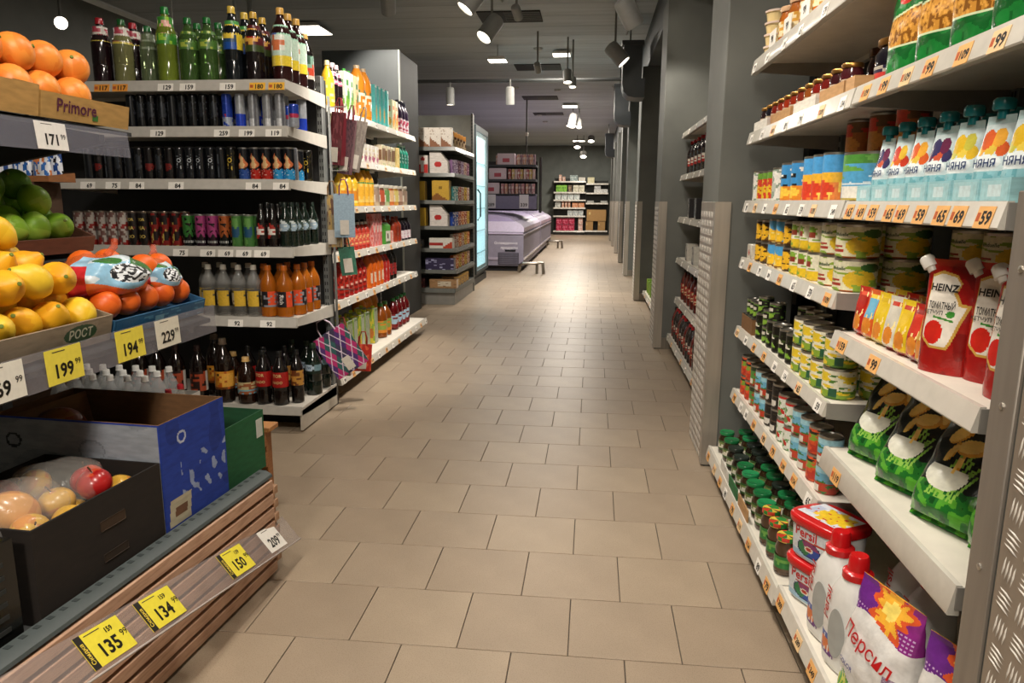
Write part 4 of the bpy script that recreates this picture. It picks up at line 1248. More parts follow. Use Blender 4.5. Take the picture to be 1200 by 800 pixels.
ref = 'on the fifth drinks-rack board'
seq = [blk_a, blk_b, blk_b, blk_b, blk_a, blk_b, blk_b, blk_b, blk_b]
for i, p in enumerate(range(152, 254, 12)):
    put('drink_can', seq[i], 'black slim can in the front row', ref, 'can', (bx(p), 4.44, 1.93), R.uniform(-.6, .6))
    put('drink_can', blk_b, 'black slim can in the second row', ref, 'can', (bx(p) + .01, 4.53, 1.93), R.uniform(-.6, .6))
for p, pr, d in ((262, blu_s, 'tall blue can'), (277, sil_b, 'silver can with blue lower half'), (292, sil, 'tall silver can'), (308, sil, 'tall silver can'), (322, sil, 'tall silver can'), (337, rb, 'short blue and silver can'), (350, rb, 'short blue and silver can'), (364, sil_b, 'silver-blue can at the board end')):
    put('drink_can', pr, d, ref, 'can', (bx(p), 4.445, 1.93), R.uniform(-.3, .3)) if p < 350 else put('drink_can', pr, d, ref, 'can', (-1.90 if p == 350 else -1.89, 4.53 if p == 350 else 4.72, 1.93))
for i in range(6):
    put('drink_can', [blu_s, sil, sil_b][i % 3], 'can in the second row behind the silver ones', ref, 'can', (-2.24 + .06 * i, 4.56, 1.93), 0)
ref = 'on the fourth drinks-rack board'
seq = [blk_a, blk_r, blk_a, blk_b, blk_a, blk_b, blk_r, blk_b, blk_r, blk_t, blk_t, blk_t, blk_t]
for i, p in enumerate(range(96, 256, 12)):
    put('drink_can', seq[i % 13], 'black slim can in the front row' if seq[i % 13] is not blk_t else 'black slim can with vertical lettering', ref, 'can', (bx(p), 4.44, 1.615), R.uniform(-.3, .3))
    put('drink_can', blk_b, 'black slim can in the second row', ref, 'can', (bx(p) + .01, 4.53, 1.615), R.uniform(-.6, .6))
for x, y, pr, d in ((bx(264), 4.44, gold_t, 'black can with gold lettering'), (bx(269), 4.53, blk_t, 'black can half behind the gold-lettered one'), (bx(278), 4.44, fl_d, 'dark blue flame can'), (bx(291), 4.44, fl_r, 'red flame can'), (bx(304), 4.44, fl_r, 'red flame can'),
                    (bx(317), 4.44, fl_b, 'light blue flame can'), (bx(329.5), 4.44, fl_b, 'light blue flame can'), (-1.885, 4.53, sil, 'silver can behind the flame cans'), (-1.905, 4.66, fl_b, 'light blue flame can at the side'), (-1.89, 4.78, gold_t, 'gold-lettered black can beside the post')):
    put('drink_can', pr, d, ref, 'can', (x, y, 1.615), 0)
tor = can(.034, .215, PT('17110e', ('n', 5, .3, '5a1a14')), 'a89a8c', 28, 14, [('TOR', .05, .045, 0, .165, 'c9b05a'), ('NA', .045, .045, 0, .112, 'c9b05a'), ('DO', .045, .045, 0, .058, 'c9b05a')])
tor_r = can(.034, .215, PT('1a1010', ('n', 5, .05, '7a1a16'), ('n', 9, .4, 'b8a050')), 'a89a8c', 26, 14)
mixd = can(.034, .215, PT('6a4a44', ('n', 7, .0, 'a8a098'), ('n', 5, .2, '8a2420')), 'a89a8c', 26, 14)
def mon(c, bg='141614'):
    def p(u, v):
        if v > .45 - .15 * abs(math.sin(u * 16)):
            return c if noise.noise(Vector((u * 9, v * 9, 3))) > -.3 else bg
        return bg if not (.1 < v < .18 and .3 < u < .7 and int(u * 40) % 2) else 'c8ccc8'
    return can(.034, .2, p, 'c0c0bc', 44, 36, None, False, 'canprint')
m_g, m_p, m_o = mon('3a7a38'), mon('a8447c', '2a1a24'), mon('a8582c')
grn2 = can(.034, .2, PT('3f6f34', ('e', .5, .5, .16, .2, '1f4a6a'), ('n', 8, .3, '5f8f48')), 'b0b4b0', 28, 14)
ref = 'on the third drinks-rack board'
for p, pr, d in ((76, mixd, 'red and grey patterned can'), (90, mixd, 'red and grey patterned can'), (104, mixd, 'red and grey patterned can'), (116, mixd, 'red and grey patterned can'), (129, mixd, 'red and grey patterned can'), (142, tor, 'dark can with big yellow letters'), (155, tor, 'dark can with big yellow letters'), (168, tor_r, 'dark red can'), (180, tor_r, 'dark red can'), (193, tor_r, 'dark red can'),
                 (207, m_g, 'black can with green splash'), (222, m_p, 'black can with pink splash'), (236, m_p, 'black can with pink splash'), (250, m_o, 'black can with orange splash'), (265, grn2, 'green can with blue emblem'), (279, grn2, 'green can with blue emblem')):
    put('drink_can', pr, d, ref, 'can', (bx(p), 4.44, 1.20), R.uniform(-.2, .2))
    put('drink_can', pr, d.replace(' can', ' can behind'), ref, 'can', (bx(p) + .008, 4.53, 1.20), R.uniform(-.6, .6))
cola = bottle(.034, .27, '130b0a', '1c1c1c', PT('1c1614', ('e', .5, .5, .14, .3, 'd8d2ca'), ('n', 8, .3, 'a02a22')), (.2, .56), 'dark_liquid')
dgr = bottle(.036, .28, '0d1a12', '20302a', PT('3a4a44', ('b', .75, 1, '1c2c24'), ('e', .5, .35, .2, .35, '9ab0c0'), ('n', 8, .25, 'd0d8d8')), (.36, .62), 'dark_liquid')
for i, p in enumerate((294, 307)):
    put('drink_bottle', cola, 'small cola bottle', ref, 'bottle', (bx(p), 4.44, 1.20), 0)
    put('drink_bottle', cola, 'small cola bottle in the second row', ref, 'bottle', (bx(p), 4.53, 1.20), 0)
for i, (x, y) in enumerate(((bx(320), 4.46), (-1.90, 4.50), (-1.905, 4.60), (-1.90, 4.70), (-1.89, 4.82), (-2.0, 4.57), (-2.0, 4.69), (-2.09, 4.57))):
    put('drink_bottle', dgr, 'dark green bottle with grey-blue label', ref, 'bottle', (x, y, 1.20), R.uniform(-.3, .3))
yl = PT('1c1a18', ('r', .42, .66, .05, .95, 'd8b03a'), ('r', .34, .4, .1, .9, 'b8b0a0'), ('n', 14, .4, '5a564e', 0, 1))
orl = PT('1f1e22', ('r', .58, .72, .0, 1, 'e0502c'), ('n', 14, .35, '8a8a90'))
b_y = bottle(.048, .33, '8c8a84', 'c9c4b8', yl, (.20, .50), 'pet', upper='b4b4b0')
b_o = bottle(.053, .33, 'c8701c', 'c86a20', orl, (.20, .50), 'liquid', text=[('Rich', .06, .03, -.002, .115, 'e4e0d8', -PI / 2)])
b_o2 = bottle(.053, .33, 'c8701c', 'c86a20', PT('1f1e22', ('r', .5, .66, 0, 1, 'e0502c'), ('n', 10, .2, '8a8a90')), (.20, .50), 'liquid')
ref = 'on the second drinks-rack board'
for p in (226, 244, 262, 280):
    put('drink_bottle', b_y, 'clear bottle with yellow and black label', ref, 'bottle', (bx(p), 4.45, .755), R.uniform(-.2, .2))
for i, (x, y) in enumerate(((bx(297), 4.45), (bx(316), 4.45), (-1.908, 4.56), (-1.908, 4.68), (-1.905, 4.80), (-2.03, 4.57), (-2.14, 4.57), (-2.03, 4.69))):
    put('drink_bottle', b_o if i in (1, 3) else b_o2, 'orange juice bottle with dark label', ref, 'bottle', (x, y, .755), R.uniform(-.3, .3))
for i in range(4):
    put('drink_bottle', b_y, 'clear bottle in the second row', ref, 'bottle', (-2.55 + .1 * i, 4.58, .755), 0)
ref = 'on the bottom drinks-rack board'
kv = PT('d8902c', ('e', .36, .5, .2, .42, '2a1a10'), ('e', .36, .5, .16, .36, 'c8882c'), ('r', .5, .75, .15, .85, 'e8ae4a'), ('b', 0, .08, '6a3a14'), ('n', 9, .35, 'b85a1c'))
b_kv = bottle(.062, .43, '1c120c', '6a5a4a', kv, (.22, .50), 'dark_liquid')
b_br = bottle(.06, .31, '24120a', 'd8b070', PT('c8b88a', ('b', .0, .4, '7ab0c4'), ('n', 12, .1, 'a05a34')), (.22, .48), 'dark_liquid')
b_tr = bottle(.052, .36, '110c0b', '1c1c1c', PT('a81c1a', ('b', .0, .05, '1c1010')), (.34, .62), 'dark_liquid', text=[('TOR', .06, .034, 0, .20, 'e0c888'), ('NADO', .07, .034, 0, .155, 'e0c888')])
b_to = bottle(.042, .36, '110c0b', '1c1c1c', PT('b8863a', ('n', 8, .1, '6a3a1c')), (.34, .62), 'dark_liquid')
b_st = bottle(.056, .36, '0c1812', '1c3020', PT('14241c', ('e', .42, .5, .16, .3, 'b0c4d4'), ('r', .6, .75, .2, .8, '6a8a94')), (.42, .66), 'dark_liquid', text=[('W', .03, .03, -.006, .195, '2a4a6a')])
b_cl = bottle(.055, .38, '140c0a', '2a1a18', PT('2a1c1a', ('n', 7, .05, 'a8482c'), ('r', .7, .8, 0, 1, 'd0ccc4')), (.2, .55), 'dark_liquid')
for p, y, pr, d in ((130, 4.47, b_cl, 'dark cola bottle with brown label'), (152, 4.47, b_cl, 'dark cola bottle with brown label'), (176, 4.47, b_cl, 'dark cola bottle with brown label'), (203, 4.47, b_cl, 'dark cola bottle with brown label'),
                    (234, 4.48, b_kv, 'big dark kvass bottle with orange label'), (262, 4.47, b_br, 'brown bottle with beige cap and blue-beige label'), (283, 4.47, b_tr, 'black bottle with red label'), (304, 4.46, b_tr, 'black bottle with red label'),
                    (320, 4.52, b_to, 'black bottle with tan label')):
    put('drink_bottle', pr, d, ref, 'bottle', (bx(p), y, .165), R.uniform(-.12, .12))
for x, y, pr, d in ((-2.42, 4.62, b_br, 'brown beige-capped bottle in the second row'), (-2.30, 4.60, b_tr, 'black red-labelled bottle in the second row'), (-2.18, 4.58, b_tr, 'black red-labelled bottle in the second row'), (-2.06, 4.64, b_to, 'black tan-labelled bottle in the second row'),
                    (-2.56, 4.64, b_kv, 'kvass bottle in the second row'), (-1.98, 4.83, b_st, 'dark green bottle with pale emblem'), (-1.90, 4.74, b_st, 'dark green bottle with pale emblem'), (-1.91, 4.94, b_st, 'dark green bottle with pale emblem'), (-2.10, 4.86, b_st, 'dark green bottle with pale emblem')):
    put('drink_bottle', pr, d, ref, 'bottle', (x, y, .165), R.uniform(-.2, .2))

# ================================================================ JUICE SHELVES (along the aisle)
LY, LW = 5.18, 2.92
LT = [WH, OR, WH, CRM, WH, OR]
shelf_unit('gondola_shelf', 'white juice shelving facing the aisle, next to the drinks rack', (-1.87, LY, 0), PI / 2, LW, .58,
           [(.165, .0, .055, tags(LW, 13, PR, LT, 41)), (.70, .1, .05, tags(LW, 13, PR, LT, 42)), (1.07, .1, .05, tags(LW, 12, PR, LT, 43)), (1.44, .1, .05, tags(LW, 12, PR, [WH, CRM], 44)), (1.815, .1, .05, tags(LW, 11, PR, [CRM, WH], 45)), (2.18, .1, .05, tags(LW, 9, PR, [WH], 46))],
           2.3, board='ddd8cd', rail='d8d4ca', plinth=(.34, .1, '1f1e1d'))
RL = PI / 2
LR = 'of the juice shelves'
def jl(name, pr, d, lev, cat, ys, x=-2.05, z=0, **k):
    zz = [.165, .70, 1.07, 1.44, 1.815, 2.18]['bottom second third fourth fifth top'.split().index(lev)]
    for y in ys:
        put(name, pr, d, f'on the {lev} juice-shelf board', cat, (x, y, zz + z), RL + R.uniform(-.1, .1), **k)
j_yel = bottle(.05, .36, 'e0b02c', 'e8d8a0', PT('e8c83a', ('n', 7, .2, 'c8e0a0')), (.15, .6), 'gloss')
j_pnk = bottle(.048, .36, '24181c', 'd8b8c0', PT('d8b8c4', ('n', 7, .2, 'c05a7a')), (.55, .82), 'dark_liquid')
def fruitbox(base, fr, leaf, w=.085, d=.075, h=.34, cap=None, seed=0):
    return carton(w, d, h, base, PT(base, ('e', .45, .3, .4, .16, fr), ('e', .7, .48, .3, .12, leaf), ('n', 5, .32, fr, 0, .6), ('r', .2, .8, .7, .84, leaf)), 9, 16, cap=cap, side=PT(base, ('e', .5, .3, .4, .14, fr), ('r', .2, .8, .6, .8, leaf)))
c_gr = fruitbox('e4ead8', '7fb83a', '4f9a44', cap='3f8f3c')
c_gy = fruitbox('dfe6c0', 'e8b83a', '5a9a3c', cap='e4e4da')
c_or = fruitbox('e8d0a0', 'e0852c', '3f7a4a')
b_red = bottle(.055, .44, 'a8242c', 'e0d4cc', PT('e0b0a0', ('n', 6, .1, 'b8282c')), (.15, .5), 'liquid')
b_ora = bottle(.07, .46, 'd88424', 'c9b090', PT('3f6f4a', ('e', .4, .5, .2, .4, 'e8e0c8'), ('n', 6, .25, 'd8842c'), ('b', 0, .2, 'e0902c')), (.1, .55), 'gloss', shoulder=.7)
tl1 = carton(.062, .062, .36, '58bcb8', PT('58bcb8', ('n', 4, .25, '3f9fa4'), ('e', .6, .3, .3, .2, 'd8b04a'), ('b', .96, 1, 'd8ece8')), 8, 16, side=PT('63c6c2', ('n', 4, .3, '48a8aa')))
jl('juice_bottle', j_yel, 'yellow juice bottle nearest the drinks rack'.replace('nearest', 'next to'), 'top', 'bottle', (5.66,))
jl('juice_bottle', j_pnk, 'dark bottle with pink neck label', 'top', 'bottle', (5.86, 5.76))
jl('juice_carton', c_gr, 'green and white juice carton', 'top', 'carton', (6.02, 6.13))
jl('juice_carton', c_or, 'orange and beige juice carton', 'top', 'carton', (6.26,))
jl('juice_bottle', b_red, 'tall red juice bottle behind cartons', 'top', 'bottle', (6.2,), -2.2)
jl('juice_bottle', b_ora, 'large orange juice bottle with green label', 'top', 'bottle', (6.44, 6.62), -2.07)
jl('juice_carton', tl1, 'slim teal juice carton', 'top', 'carton', (6.84, 6.96, 7.1, 7.24))
c_ow = fruitbox('e8dcb8', 'e09a2c', 'd8602c', h=.3)
jl('juice_carton', c_ow, 'cream carton with orange fruit', 'top', 'carton', (7.42, 7.54))
b_pur = bottle(.05, .34, '2a1c34', '1c1c2c', PT('d8c8d0', ('n', 7, .0, 'b03a5a')), (.02, .45), 'gloss')
jl('juice_bottle', b_pur, 'purple bottle with pink-white label', 'top', 'bottle', (7.7, 7.83, 7.96))
c_lime = fruitbox('dce8a8', '8ac83a', 'd8b83a', h=.34)
jl('juice_carton', c_lime, 'lime and yellow juice carton', 'fifth', 'carton', (5.8, 5.92, 6.04, 6.16, 6.28))
c_pk = fruitbox('e8dcd8', 'c84a3c', 'd87a5a', h=.31)
jl('juice_carton', c_pk, 'red and white juice carton behind', 'fifth', 'carton', (6.5, 6.64, 6.78), -2.16)
c_ws = fruitbox('e6e0d8', 'b05a7a', 'e0d4b0', .1, .07, .17)
jl('juice_carton', c_ws, 'short white carton with berry print', 'fifth', 'carton', (6.46, 6.58, 6.70, 6.82))
c_bb = carton(.11, .08, .2, 'd8ccb0', PT('d8ccb0', ('b', .3, .85, '7a5a40'), ('n', 5, .3, '8aa04a')), side=PT('d8ccb0', ('b', .3, .8, '7a5a40')))
jl('juice_carton', c_bb, 'cream and brown drink carton', 'fifth', 'carton', (7.02, 7.2, 7.36))
c_yy = carton(.1, .08, .21, 'e0cc8a', PT('e0cc8a', ('n', 5, .2, 'c8a04a')))
jl('juice_carton', c_yy, 'pale yellow drink carton', 'fifth', 'carton', (7.54,))
b_tl = bottle(.045, .26, '2f8f7a', 'd8ece4', PT('b8dcd4', ('n', 6, .1, '2f7a6a')), (.25, .6), 'gloss')
jl('juice_bottle', b_tl, 'teal bottle', 'fifth', 'bottle', (7.7, 7.82, 7.94))
b_yg = bottle(.055, .31, 'e4b42c', '4f9a44', PT('e8bc3a', ('n', 5, .2, 'f0d87a'), ('e', .5, .4, .2, .3, 'd88a2c')), (.1, .62), 'gloss')
b_yg2 = bottle(.055, .35, 'e0a42c', '2f7a44', PT('e8b03a', ('n', 5, .2, 'f0c86a'), ('b', .8, 1, '3f8a4a')), (.1, .72), 'gloss')
jl('juice_bottle', b_yg, 'yellow juice bottle with green cap', 'fourth', 'bottle', (5.86, 6.0, 6.14))
jl('juice_bottle', b_yg2, 'tall golden juice bottle with dark green neck', 'fourth', 'bottle', (6.34, 6.47, 6.6))
jr = [jar(.05, .2, c, 'd8d4c8', PT('dcd6c8', ('n', 6, .0, c2)), .2, .75) for c, c2 in (('b8a890', 'a08a7a'), ('8a5a4a', 'b8563c'), ('a8b08a', '6a9a5a'), ('c8703c', 'e0b88a'), ('c89a4a', 'd8c87a'), ('8a6a5a', 'b89a8a'))]
for i, y in enumerate((6.8, 6.97, 7.14, 7.31, 7.48, 7.65, 7.84)):
    jl('compote_jar', jr[i % 6], ['grey-white', 'reddish', 'greenish', 'orange', 'yellow', 'brownish'][i % 6] + ' compote jar with pale lid', 'fourth', 'jar', (y,))
b_wc = bottle(.036, .235, 'b83a2c', 'e6e2da', PT('d8584a', ('n', 7, .1, 'e8b07a'), ('b', 0, .15, 'b02a24')), (.08, .6), 'gloss')
jl('juice_bottle', b_wc, 'small red bottle with white cap', 'third', 'bottle', (6.06, 6.17, 6.28, 6.39, 6.5))
c_pt = carton(.07, .07, .30, 'dc8a8a', PT('dc8a8a', ('n', 6, .1, 'c84a4a'), ('b', .45, .62, 'e8c8c0'), ('r', .3, .7, .75, .95, 'd85a5a')), side=PT('e0a09a', ('n', 6, .1, 'd05a54')))
jl('juice_carton', c_pt, 'tall pink juice carton', 'third', 'carton', (6.66, 6.76, 6.86))
c_gg = carton(.13, .09, .21, '4f9a3c', PT('dcdccc', ('b', .7, 1, '4f9a3c'), ('b', 0, .12, '3f6a34'), ('r', .3, .6, .3, .6, '5a4a3a')), gable=True)
jl('juice_carton', c_gg, 'green gable-topped carton', 'third', 'carton', (7.08,))
c_sm = carton(.1, .07, .12, 'd8847a', PT('d8847a', ('n', 6, .1, 'e8c8b8')))
jl('juice_carton', c_sm, 'small salmon carton', 'third', 'carton', (7.26,))
b_rb = bottle(.055, .26, '9a3a24', '7a2a1c', None, f='dark_liquid')
jl('juice_bottle', b_rb, 'rust-red juice bottle', 'third', 'bottle', (7.42, 7.54))
b_dp = bottle(.05, .24, '1c1220', '1c1c1c', PT('d0a0b4', ('n', 6, .1, 'e4dce0')), (.1, .45), 'dark_liquid')
jl('juice_bottle', b_dp, 'dark purple bottle with pink label', 'third', 'bottle', (7.7, 7.83, 7.96))
for y in Y(6.1, 7.9, 11):
    jl('juice_bottle', b_rb if int(y * 10) % 2 else b_dp, 'dark bottle in the shaded second row', 'third', 'bottle', (y,), -2.24)
b_rp = bottle(.05, .30, 'a8201c', '7a1814', PT('b8281e', ('n', 7, .1, '7a1814'), ('n', 6, .4, 'e0b0a0')), (.1, .62), 'gloss')
jl('juice_bottle', b_rp, 'glossy red bottle', 'second', 'bottle', (5.72, 5.84, 5.96, 6.08, 6.2, 6.32))
b_oo = bottle(.058, .31, 'd8641c', 'b8501c', PT('d8641c', ('r', .42, .5, .1, .9, 'e8d0b8')), (.1, .5), 'gloss', shoulder=.66)
jl('juice_bottle', b_oo, 'orange bottle', 'second', 'bottle', (6.48, 6.6, 6.72, 6.84))
b_rw = bottle(.05, .3, 'b82a24', '8a8a8a', PT('d8d0cc', ('n', 6, .0, 'b82a24')), (.1, .7), 'gloss')
jl('juice_bottle', b_rw, 'red and white bottle', 'second', 'bottle', (6.97, 7.08))
b_bk = bottle(.05, .33, '17120f', '1c1c1c', PT('2a2424', ('n', 6, .1, 'a02c2c')), (.15, .5), 'dark_liquid')
jl('juice_bottle', b_bk, 'black bottle with dark label', 'second', 'bottle', (7.22, 7.34))
c_gc = carton(.1, .085, .33, '8a9478', PT('9aa488', ('n', 14, .0, '8a9478'), ('b', .9, 1, '5a7a3a')), cap='c8d83c', side=PT('8fb04a', ('n', 5, .1, 'd8c84a'), ('e', .5, .3, .4, .16, 'c87a3c')), gable=False)
jl('juice_carton', c_gc, 'grey-green carton with lime cap', 'bottom', 'carton', (5.86, 6.0, 6.2, 6.34, 6.6))
jl('juice_carton', c_gc, 'grey-green lime-capped carton in the second row', 'bottom', 'carton', (6.0, 6.3, 6.6), -2.16)
b_am = bottle(.065, .34, 'a8581c', '3f7a3c', PT('8aa04a', ('n', 5, .1, 'd8842c')), (.15, .5), 'liquid')
jl('juice_bottle', b_am, 'amber juice bottle with green cap', 'bottom', 'bottle', (6.88, 7.04))
jl('juice_bottle', b_ora, 'large orange bottle in the second row', 'bottom', 'bottle', (6.75, 6.95, 7.15), -2.22)
b_cr = bottle(.058, .33, '7a1418', '2f7a44', PT('a8c8dc', ('n', 5, .05, '7a1418')), (.08, .5), 'liquid')
jl('juice_bottle', b_cr, 'crimson juice bottle with green cap and blue label', 'bottom', 'bottle', (7.34, 7.5, 7.66, 7.8))

# ---- gift bags hanging on the post between the two
strip = obj('hanging_strip', MB().box(-1.842, -1.835, 5.06, 5.10, .2, 2.2, '8a8c8a', 'paint', .002).mesh('hanging_strip'))
tag(strip, 'perforated metal strip holding the gift bags beside the drinks rack', 'strip')
hk = MB().tube([(0, 0, 0), (.12, 0, 0), (.125, 0, .02)], .004, 6, 'a8a8a4', 'metal').mesh('hook')
for z in (2.13, 1.70, 1.18, .86):
    obj('hook', hk, strip, (-1.835, 5.08, z))
def gbag(w, h, d, paint, hc, tagc='cfc8bc'):
    g = MB().add([(-w / 2, -d / 2, 0), (w / 2, -d / 2, 0), (w / 2, d / 2, 0), (-w / 2, d / 2, 0), (-w / 2, -d * .2, h), (w / 2, -d * .2, h), (w / 2, d * .2, h), (-w / 2, d * .2, h)],
                 [(0, 1, 2, 3), (1, 2, 6, 5), (2, 3, 7, 6), (3, 0, 4, 7), (0, 1, 5, 4), (4, 5, 6, 7)], paint(.5, .5), 'print')
    pr = [('side_print', MB().grid(lambda u, v: (-w / 2 + w * u, -d / 2 - .001 + v * d * .3, h * v), 60, 80, paint, 'print').mesh('front_print'))]
    for s in (-1, 1):
        pr.append(('handle', MB().tube([(-w * .22, s * d * .2, h - .01), (-w * .2, s * d * .2, h + .05), (-w * .1, 0, h + .095), (w * .1, 0, h + .095), (w * .2, s * d * .2, h + .05), (w * .22, s * d * .2, h - .01)], .005, 6, hc, 'matte').mesh('handle')))
    pr.append(('hang_tag', MB().box(-.03, .03, -d / 2 - .012, -d / 2 - .009, .02, .12, tagc, 'paper').mesh('hang_tag')))
    return (g.mesh('gift_bag'), pr)
def plaid(u, v):
    p, q = u + v * .7, u - v * .7
    if min(abs((p * 3) % 1 - .5), abs((q * 3) % 1 - .5)) < .04:
        return 'd8c8d8'
    k = int(p * 3) + int(q * 3 + 9)
    return ['4a2a6a', 'b02a6a', '2c5a5a', '3a3450'][k % 4]
bags = [
    (gbag(.10, .36, .07, PT('5a1a22', ('n', 8, .2, '7a3a40')), '8a2a30'), 5.13, 1.74, -.2, 'dark red gift bag hanging highest beside the drinks rack', -1.815, .10),
    (gbag(.09, .38, .05, PT('6a4a50', ('n', 14, .1, '4a343c')), '7a3038'), 5.18, 1.68, -.1, 'mauve patterned gift bag hanging behind the dark red one', -1.775, .16),
    (gbag(.08, .36, .05, PT('8a8078', ('n', 8, .2, '7a7068')), '8a7a6a'), 5.25, 1.70, .1, 'beige-grey gift bag edge-on beside the juice shelves', -1.735, .22),
    (gbag(.13, .36, .06, PT('9a8a6a', ('n', 6, .1, 'b8985a'), ('n', 8, .35, '6a4a3a')), '7a5a34'), 5.02, 1.17, .15, 'tan floral gift bag behind the pale blue one', -1.820, 0),
    (gbag(.14, .30, .06, PT('8aa0b0', ('b', 0, .03, '7a94a8')), '6a2a5a', 'c8c2b8'), 4.98, 1.24, .3, 'pale blue gift bag with purple handles', -1.720, 0),
    (gbag(.11, .20, .05, PT('2f6a54', ('n', 5, .3, '3f7a62')), '2a5a44'), 5.05, .97, .3, 'plain green gift bag below the pale blue one', -1.720, -.1),
    (gbag(.25, .33, .06, plaid, 'c8b8c8'), 4.94, .30, .40, 'plaid purple and green gift bag with white cord handles', -1.680, -.55),
    (gbag(.10, .34, .05, PT('8a4a34', ('n', 7, .1, '6a7a6a')), '7a3a24'), 5.08, .22, .1, 'rust and grey gift bag hanging lowest', -1.800, 0),
    (gbag(.14, .2, .06, PT('a8261c', ('n', 6, .2, 'c85a3a')), '8a1c14'), 5.16, .24, .5, 'red gift bag low beside the plaid one', -1.700, .1)]
for (g, y, z, rz, lab, x, tl_) in bags:
    spawn('gift_bag', g, lab, 'gift bag', (x, y, z), rz, 'gift bags on the post', ry=tl_)

# ================================================================ COOKIE RACK, FRIDGE, FREEZERS, END WALL
CX, CY, CW = -3.35, 10.35, 1.40
clv = [(.235, -.02, .06, [(.7, '99', WH)])] + [(z, .03, .05, []) for z in (.50, .81, 1.13, 1.494, 1.873, 2.234)]
cr = shelf_unit('cookie_rack', 'grey rack of cookies and sweets with open side toward the aisle, beside the fridge', (CX, CY, 0), 0, CW, 1.72, clv, 2.85, board='6a6c67', rail='6c6e69', frame='50534f', back='7a7c76', end='5c5e5a', side=1.70, plinth=(0, .19, '86847e'))
RCK = 'of the cookie rack'
wv = carton(.16, .1, .27, 'ddd4c8', PT('ddd4c8', ('d', lambda u, v: v < .5 - .45 * u, '8a5a3c'), ('n', 9, .3, 'b8a898', .5, 1)))
ob = carton(.2, .14, .24, 'e0a052', PT('e8d8b8', ('b', .7, 1, 'e0a052'), ('n', 5, .2, '6a4030', 0, .7)))
def cb(name, pr, d, lev, x, y, rz=0):
    z = [.235, .50, .81, 1.13, 1.494, 1.873, 2.234]['bottom second third fourth fifth sixth top'.split().index(lev)]
    put(name, pr, d, f'on the {lev} cookie-rack board', 'box', (x, y, z), rz)
for x in (-2.40, -2.24, -2.08):
    cb('cookie_box', wv, 'white and brown carton with wavy edge', 'top', x, 10.49)
cb('cookie_box', carton(.22, .14, .14, 'c8a83a', PT('c8a83a', ('n', 5, .1, '7a6a2a'))), 'low yellow box', 'top', -2.58, 10.5)
for y in (10.62, 10.86, 11.1, 11.34, 11.6):
    cb('cookie_box', ob, 'orange-topped cookie packet', 'top', -2.12, y, .9)
wr = carton(.15, .1, .25, 'd8d0c8', PT('d8d0c8', ('b', 0, .5, 'b8302c'), ('r', .35, .65, .1, .7, 'e4dcd4'), ('e', .5, .8, .2, .1, 'b8302c')))
cb('cookie_box', wr, 'white box with red base', 'sixth', -2.42, 10.47)
cb('cookie_box', carton(.12, .1, .2, '6a2c2c', PT('6a2c2c', ('e', .5, .7, .3, .15, 'a04a44'))), 'dull red box', 'sixth', -2.57, 10.5)
def slant(col, logo):
    m = MB().prism([(-.13, 0), (.13, 0), (.13, .16), (.02, .30), (-.13, .30)], -.08, .08, 'y', 'dcd4cc', 'card')
    g = MB().grid(lambda u, v: (-.07 + .12 * u, -.0815, .08 + .09 * v), 14, 10, PT('dcd4cc', ('e', .5, .5, .46, .42, logo)), 'print')
    return (m.mesh('display_box'), [('front_print', g.mesh('front_print'))])
sl = slant('dcd4cc', 'b8302c')
cb('display_box', sl, 'white slanted display box with red oval', 'sixth', -2.19, 10.50)
cb('display_box', sl, 'white slanted display box with red oval', 'fourth', -2.20, 10.50)
ylw = carton(.24, .15, .27, 'c09a34', PT('c09a34', ('r', .25, .75, .2, .5, 'a07c24'), ('n', 9, .35, 'd8b048', .6, .95)))
yl2 = carton(.25, .15, .28, 'c8a03c', PT('c8a03c', ('d', lambda u, v: v < .35 - .5 * abs(u - .3), '8a5a2c'), ('r', .4, .65, .6, .75, '8a6a20')))
cb('cookie_box', ylw, 'mustard yellow carton', 'fifth', -2.52, 10.5)
cb('cookie_box', yl2, 'mustard carton with brown wedge', 'fifth', -2.17, 10.5)
cb('cookie_box', carton(.24, .15, .26, 'c09a34', PT('c09a34', ('r', .3, .6, .3, .45, '8a6a20'))), 'mustard yellow carton', 'fourth', -2.51, 10.5)
pk = [carton(.16, .05, .2, c, PT(c, ('n', 6, .15, c2))) for c, c2 in (('8a6a90', 'd8c8d8'), ('6a3a5a', 'c8a0a8'), ('c8b8a8', '9a4a3a'), ('a03a2c', 'e0c8b0'), ('2f4a9a', 'd8d0c8'), ('c8642c', 'e8d0a8'), ('d0b04a', '8a5a2c'), ('3f8a8a', 'd8d8c8'))]
for lev, ks in (('sixth', (0, 1, 0, 2, 1)), ('fifth', (7, 3, 2, 6, 2)), ('fourth', (4, 3, 5, 3, 6)), ('third', (2, 5, 2, 6, 5)), ('second', (5, 6, 3, 6, 2))):
    for k, y in zip(ks, (10.66, 10.9, 11.15, 11.4, 11.65)):
        cb('sweet_packet', pk[k], ['violet', 'plum', 'beige', 'red', 'blue', 'orange', 'yellow', 'teal'][k] + ' sweet packet facing the aisle', lev, -2.02, y, 1.2)
cb('cookie_box', carton(.34, .16, .15, 'dcd8ce', PT('dcd8ce', ('r', .05, .6, .3, .6, 'a8302c'), ('d', lambda u, v: u > .55 and v < (u - .5) * 1.5, 'b8442c'))), 'low white box with dark red print', 'third', -2.17, 10.48)
cb('cookie_box', carton(.2, .15, .12, '5a5a5c', PT('5a5a5c', ('n', 5, .1, '8a7a5a'))), 'grey-brown box', 'third', -2.55, 10.5)
cb('cookie_box', carton(.42, .15, .17, '3a3450', PT('3a3450', ('n', 9, .25, 'a8a8c8'), ('r', .36, .42, .2, .8, 'e0dce4'))), 'long dark violet box', 'second', -2.19, 10.47)
